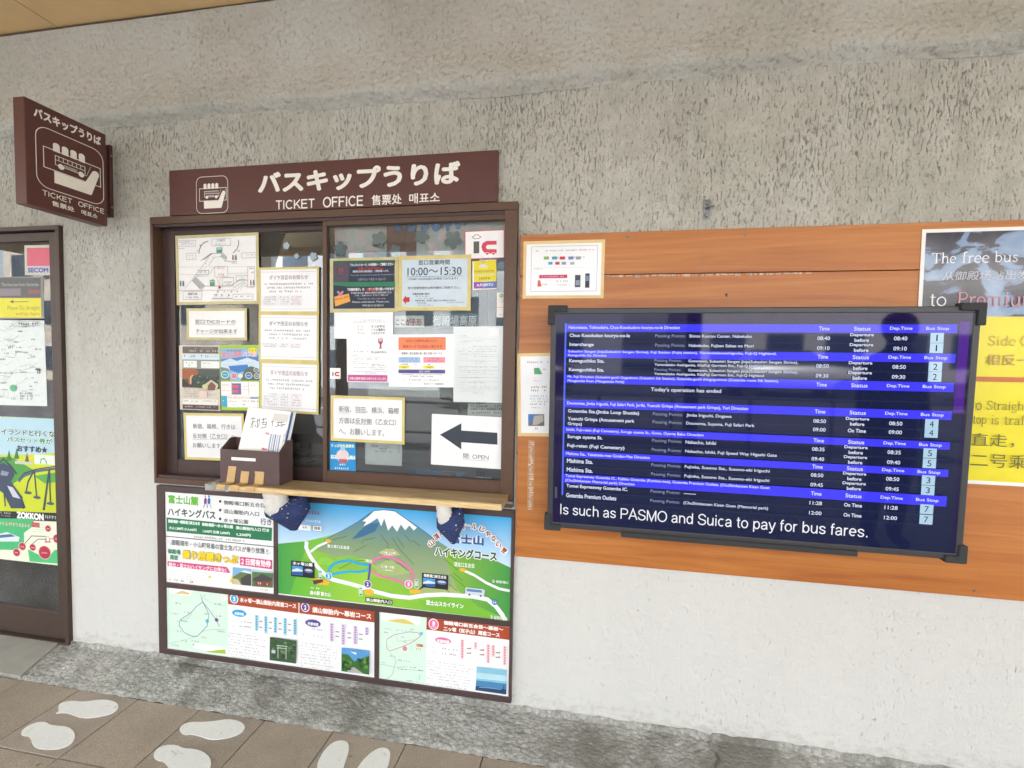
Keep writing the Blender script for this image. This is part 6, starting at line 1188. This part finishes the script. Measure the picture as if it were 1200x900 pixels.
s.frame(72, 436, 460, 215, K, .001); s.dash(100, 440, 456, 205, K); s.ell(73, 786, 17, 17, ink('#5aae78')); s.line([(-100, 704), (185, 706)], .0012, GREY)
for x in (190, 205): s.dash(x, 680, 712, x+12, K)
for i in range(3):
    for j in range(2): s.dash(108+j*38, 808+i*15, 820+i*15, 138+j*38, K)
s = Sheet('coaster_poster', [(-130, 484), (66.5, 488.5), (71.5, 665), (-130, 638)], DPY, 'big green and yellow roller coaster bus ticket poster low on the glass door', 'poster', 'papers on the glass door', paper=ink('#c4d49a'))
s.z(0, 480, 4.5); s.poly([(-600, 20), (297, 38), (305, 240), (-600, 240)], ink('#b4d8e6')); s.poly([(-600, 60), (-100, 100), (-600, 200)], WHITE)
s.poly([(-600, 230), (100, 240), (305, 228), (318, 545), (-600, 515)], ink('#c8d62c')); s.poly([(-600, 240), (60, 250), (200, 330), (120, 360), (20, 420), (-600, 460)], ink('#4f9c44')); s.poly([(180, 350), (300, 330), (310, 380), (240, 390)], ink('#5aa84a')); s.poly([(120, 250), (150, 240), (180, 240), (160, 280)], ink('#e8c83a'))
for x, y in ((35, 210), (75, 200), (130, 225), (-40, 200)): s.poly([(x, y+60), (x+14, y), (x+28, y+60)], ink('#3f7a3c'))
s.r(182, 236, 285, 298, ink('#e2efe4')); s.line([(215, 285), (218, 262), (235, 258), (246, 275), (246, 288)], .006, ink('#3fae6a')); s.r(80, 270, 285, 175, ink('#c8ccc0'))
NV = ink('#3a4658'); s.line([(-600, 330), (-200, 250), (0, 330), (60, 400), (110, 470), (130, 520)], .02, NV); s.line([(100, 380), (130, 345), (190, 325), (300, 310)], .012, ink('#5a6478')); s.line([(100, 370), (130, 335), (190, 315), (300, 298)], .006, NV)
for q_ in ([(180, 325), (150, 380), (138, 440)], [(183, 325), (195, 460)], [(262, 312), (268, 490)], [(262, 312), (235, 530)], [(262, 312), (230, 530)], [(60, 300), (20, 260), (-60, 340)], [(60, 300), (90, 340)], [(20, 400), (30, 510)]): s.line(q_, .009, NV)
for x, y in ((197, 463), (268, 495), (150, 438)): s.ell(x, y, 20, 8, ink('#4f5a68'))
s.poly([(-40, 300), (20, 280), (60, 300), (80, 340), (60, 380), (120, 460), (125, 520), (60, 520), (20, 440), (-40, 400)], ink('#3d4a60')); s.poly([(40, 400), (70, 410), (110, 470), (70, 460)], ink('#c8ccd8')); s.poly([(10, 320), (50, 330), (40, 350), (5, 345)], ink('#8a94a8'))
s.text('富士急ハイランドと行くなら', -130, 92, 122, 325, ink('#e8f4ec'), .10); s.text('富士急ハイランドと行くなら', -130, 92, 122, 325, ink('#3a4a50'), .03); s.text('バスセット券が', 36, 138, 172, 280, WHITE, .10); s.text('バスセット券が', 38, 140, 170, 278, ink('#3f9a70'), .04); s.text('おすすめ★', 92, 186, 220, 252, ink('#34404c'), .04)
s.poly([(-600, 512), (318, 545), (320, 590), (-600, 556)], ink('#26282c'), True); s.text('ZOKKON', 90, 536, 572, 233, WHITE, .07); s.dash(240, 555, 574, 312, ink('#c8c8c4'), fill=1); s.dash(5, 535, 548, 80, ink('#c8c8c4')); s.dash(10, 552, 562, 80, ink('#a8a8a4'))
s.poly([(-600, 560), (320, 592), (322, 835), (-600, 800)], ink('#e6efd6'), True); s.poly([(-600, 562), (180, 575), (182, 610), (130, 650), (130, 700), (90, 740), (-600, 720)], ink('#4ab878')); s.poly([(150, 735), (200, 760), (250, 790), (290, 740), (322, 735), (322, 812), (160, 800)], ink('#4fbf7a'))
s.poly([(-600, 770), (60, 780), (-600, 800)], ink('#4fbf7a')); s.dash(0, 588, 608, 165, ink('#e8b8b0'), fill=1); s.r(168, 592, 618, 212, ink('#c05a5a')); s.poly([(-20, 660), (40, 645), (108, 672), (100, 695), (-20, 694)], ink('#d8e4ec')); s.poly([(0, 660), (60, 655), (85, 668), (0, 676)], ink('#4a6a94'))
for i in range(4): s.dash(170, 600+i*12, 606+i*12, 235, LG)
s.line([(90, 735), (130, 710), (170, 665), (245, 668)], .004, ink('#5c5a80')); s.line([(170, 710), (205, 682), (250, 682)], .004, ink('#5c5a80')); s.line([(255, 680), (300, 680)], .003, ink('#5c5a80'))
CR = ink('#b83048')
for x, y, r_ in ((257, 626, 14), (305, 680, 20), (122, 720, 17), (177, 725, 15), (92, 752, 17), (240, 752, 30)): s.ell(x, y, r_+3, r_*1.1+3, ink('#e8c4c4')); s.ell(x, y, r_, r_*1.1, CR); s.dash(x-r_*.6, y-4, y+5, x+r_*.6, ink('#f0dcdc'), fill=1)
s.poly([(240, 700), (248, 668), (262, 668), (272, 700)], ink('#c87a80')); s.r(250, 670, 692, 262, WHITE)
b = MB(); b.box(-4.25, -2.3, .9, .92, 0, 2.6, DARK)
cu2 = empty('door_curtain', (0, 0, 0), 'dusty mauve curtain hanging just inside the glass door', 'curtain'); b = MB(); vs = []; n = 60
MV = simple('mauve_curtain', '#b29fae', .85, 0, .08, 12)
for i in range(n+1):
    x = -3.3+i*.0150; vs += [(x, .12+.012*math.sin(i*.9), .04), (x, .12+.012*math.sin(i*.9), 1.0)]
b.add(vs, [(2*i, 2*i+2, 2*i+3, 2*i+1) for i in range(n)], MV); b.build('cloth', cu2, True, recalc=False)
b = MB(); b.tube([(-3.35, .12, 1.01), (-2.45, .12, 1.01)], .006, STEEL); b.build('rod', cu2)
# ================================================================== THE STREET THE GLASS AND SCREEN MIRROR
for i, (px_, py_) in enumerate(((-3.2, -3.7), (1.0, -3.7), (5.2, -3.7))):
    o = empty('canopy_column', (px_, py_, 0), ('brown round canopy column opposite the glass door', 'brown round canopy column opposite the screen', 'brown round canopy column farthest right')[i], 'column', 'canopy columns along the kerb')
    b = MB(); b.tube([(0, 0, 0), (0, 0, 2.98)], .08, simple('column_paint', '#6d4a40', .5) if i == 0 else bpy.data.materials['column_paint'], 18); b.build('shaft', o, True)
o = empty('guard_railing', (0, -5.05, 0), 'grey pedestrian guard railing along the kerb across from the window', 'railing')
b = MB()
for k in range(13): b.tube([(-6+k, 0, -.01), (-6+k, 0, .85)], .025, STEEL, 8)
b.build('posts', o, True)['kind'] = 'stuff'
b = MB()
for z_ in (.35, .82): b.tube([(-6, 0, z_), (6, 0, z_)], .02, STEEL, 8)
b.build('rails', o, True)
WIN = simple('dark_window', '#3a4450', .1); 
for i, (x, w_, d_, h_, c, lab) in enumerate(((-30, 18, 10, 13, '#b9b2a6', 'cream three storey shop building across the road on the left'), (-9, 20, 12, 16, '#9a9fa3', 'grey four storey office building across the road'), (13, 17, 10, 12, '#c4c2bc', 'white shop building across the road'), (34, 19, 12, 15, '#a08c7c', 'tan apartment building across the road on the right'))):
    o = empty('street_building', (x, -23, -.2), lab, 'building', 'buildings across the road'); m = simple('facade_%s' % ('cream', 'grey', 'white', 'tan')[i], c, .8)
    b = MB(); b.box(-w_/2, w_/2, -d_, 0, 0, h_, m); b.build('walls', o); b = MB(); b.box(-w_/2-.3, w_/2+.3, -d_, .4, h_, h_+.5, m); b.build('roof', o)
    wm = None; fl = int(h_//3)
    for f in range(fl):
        for k in range(int(w_//2.6)):
            if wm is None: b = MB(); b.box(-.8, .8, 0, .08, 0, 1.5, WIN); q_ = b.build('window', o); wm = q_.data
            else: q_ = link('window', wm, o)
            q_.location = (-w_/2+1.6+k*2.6, .01, .8+f*3)
def car(x, y, col, lab):
    o = empty('parked_car', (x, y, -.12), lab, 'car', 'cars waiting by the far kerb'); m = simple('car_paint_'+col.strip('#'), col, .3, .2)
    sec = [(-2.1, .35, .8, .78), (-1.9, .3, .95, .82), (-1.2, .28, 1.0, .85), (1.0, .28, 1.0, .85), (1.8, .3, .9, .82), (2.1, .35, .75, .75)]
    b = MB(); b.loft([[(xx, -w_, zb_), (xx, w_, zb_), (xx, w_, zt_), (xx, w_*.9, zt_+.04), (xx, -w_*.9, zt_+.04), (xx, -w_, zt_)] for xx, zb_, zt_, w_ in sec], m); b.build('body', o, True)
    b = MB(); b.loft([[(xx, -w_, 1.0), (xx, w_, 1.0), (xx*.85, w_*.85, zt_), (xx*.85, -w_*.85, zt_)] for xx, zt_, w_ in ((-1.7, 1.05, .8), (-1.1, 1.5, .78), (.5, 1.5, .78), (1.2, 1.05, .8))], WIN); b.build('cabin', o)
    for sx in (-1.35, 1.35):
        for sy in (-.8, .8): b = MB(); b.tube([(sx, sy-.1, .32), (sx, sy+.1, .32)], .32, BLACK, 18); b.build('wheel', o)
car(-3, -14, '#2c2e34', 'black car parked across the road opposite the ticket window'); car(6, -15, '#c8cacc', 'silver car parked across the road opposite the screen'); car(13, -14, '#7a2c2c', 'dark red car parked across the road farthest right')
# a bystander to the right of the photographer, seen only as a dark shape in the screen
pr = empty('person', (2.15, -2.25, 0), 'bystander in a dark jacket and trousers standing under the canopy, hands at the sides', 'person', None, (0, 0, R(-20)))
def skinned(name, pts, edges, rad, mat, parent):
    me = bpy.data.meshes.new(name); me.from_pydata(pts, edges, []); o = link(name, me, parent); sk = o.modifiers.new('s', 'SKIN')
    for v, r_ in zip(me.skin_vertices[0].data, rad): v.radius = r_ if isinstance(r_, tuple) else (r_, r_)
    me.skin_vertices[0].data[0].use_root = True; ss = o.modifiers.new('u', 'SUBSURF'); ss.levels = ss.render_levels = 1; me.materials.append(mat); return o
NVY = simple('dark_clothing', '#23242a', .8); SKN = simple('skin', '#c09478', .5); HAIR = simple('black_hair', '#1c1917', .6)
P_ = [(0, 0, .95), (0, 0, 1.15), (0, .01, 1.38), (0, 0, 1.50), (0, .02, 1.62), (0, .02, 1.72)]; E2 = [(0, 1), (1, 2), (2, 3), (3, 4), (4, 5)]; RD_ = [(.16, .11), (.15, .10), (.19, .11), (.06, .06), (.085, .10), (.06, .08)]
for sx in (-1, 1):
    k = len(P_); P_ += [(sx*.10, 0, .88), (sx*.11, .01, .48), (sx*.12, -.02, .08), (sx*.13, .10, .035), (sx*.19, 0, 1.42), (sx*.25, -.01, 1.14), (sx*.27, .05, .90), (sx*.27, .07, .80)]
    E2 += [(0, k), (k, k+1), (k+1, k+2), (k+2, k+3), (2, k+4), (k+4, k+5), (k+5, k+6), (k+6, k+7)]; RD_ += [.095, .065, .05, .04, .07, .05, .035, .03]
    for f_ in range(4):
        n_ = len(P_); P_ += [(sx*.27, .05+f_*.018, .755), (sx*.265, .055+f_*.018, .70+.008*abs(f_-1.5))]; E2 += [(k+7, n_), (n_, n_+1)]; RD_ += [.009, .008]
    n_ = len(P_); P_ += [(sx*.25, .11, .79), (sx*.245, .125, .755)]; E2 += [(k+7, n_), (n_, n_+1)]; RD_ += [.010, .008]
body = skinned('body', P_, E2, RD_, NVY, pr)
b = MB(); rg_ = [[(r_*.078*math.cos(2*PI*j/20), .02+r_*.098*math.sin(2*PI*j/20), z_) for j in range(20)] for z_, r_ in ((1.53, .55), (1.56, .85), (1.60, 1), (1.66, 1.08), (1.71, 1.0), (1.745, .7), (1.76, .3))]; b.loft(rg_, SKN); b.build('face', pr, True)
b = MB(); rg_ = [[(r_*.086*math.cos(2*PI*j/20), .0+r_*.105*math.sin(2*PI*j/20), z_) for j in range(20)] for z_, r_ in ((1.57, .7), (1.62, 1), (1.68, 1.1), (1.73, 1.0), (1.765, .7), (1.78, .3))]; b.loft(rg_, HAIR); b.build('hair', pr, True)
finish_prints()
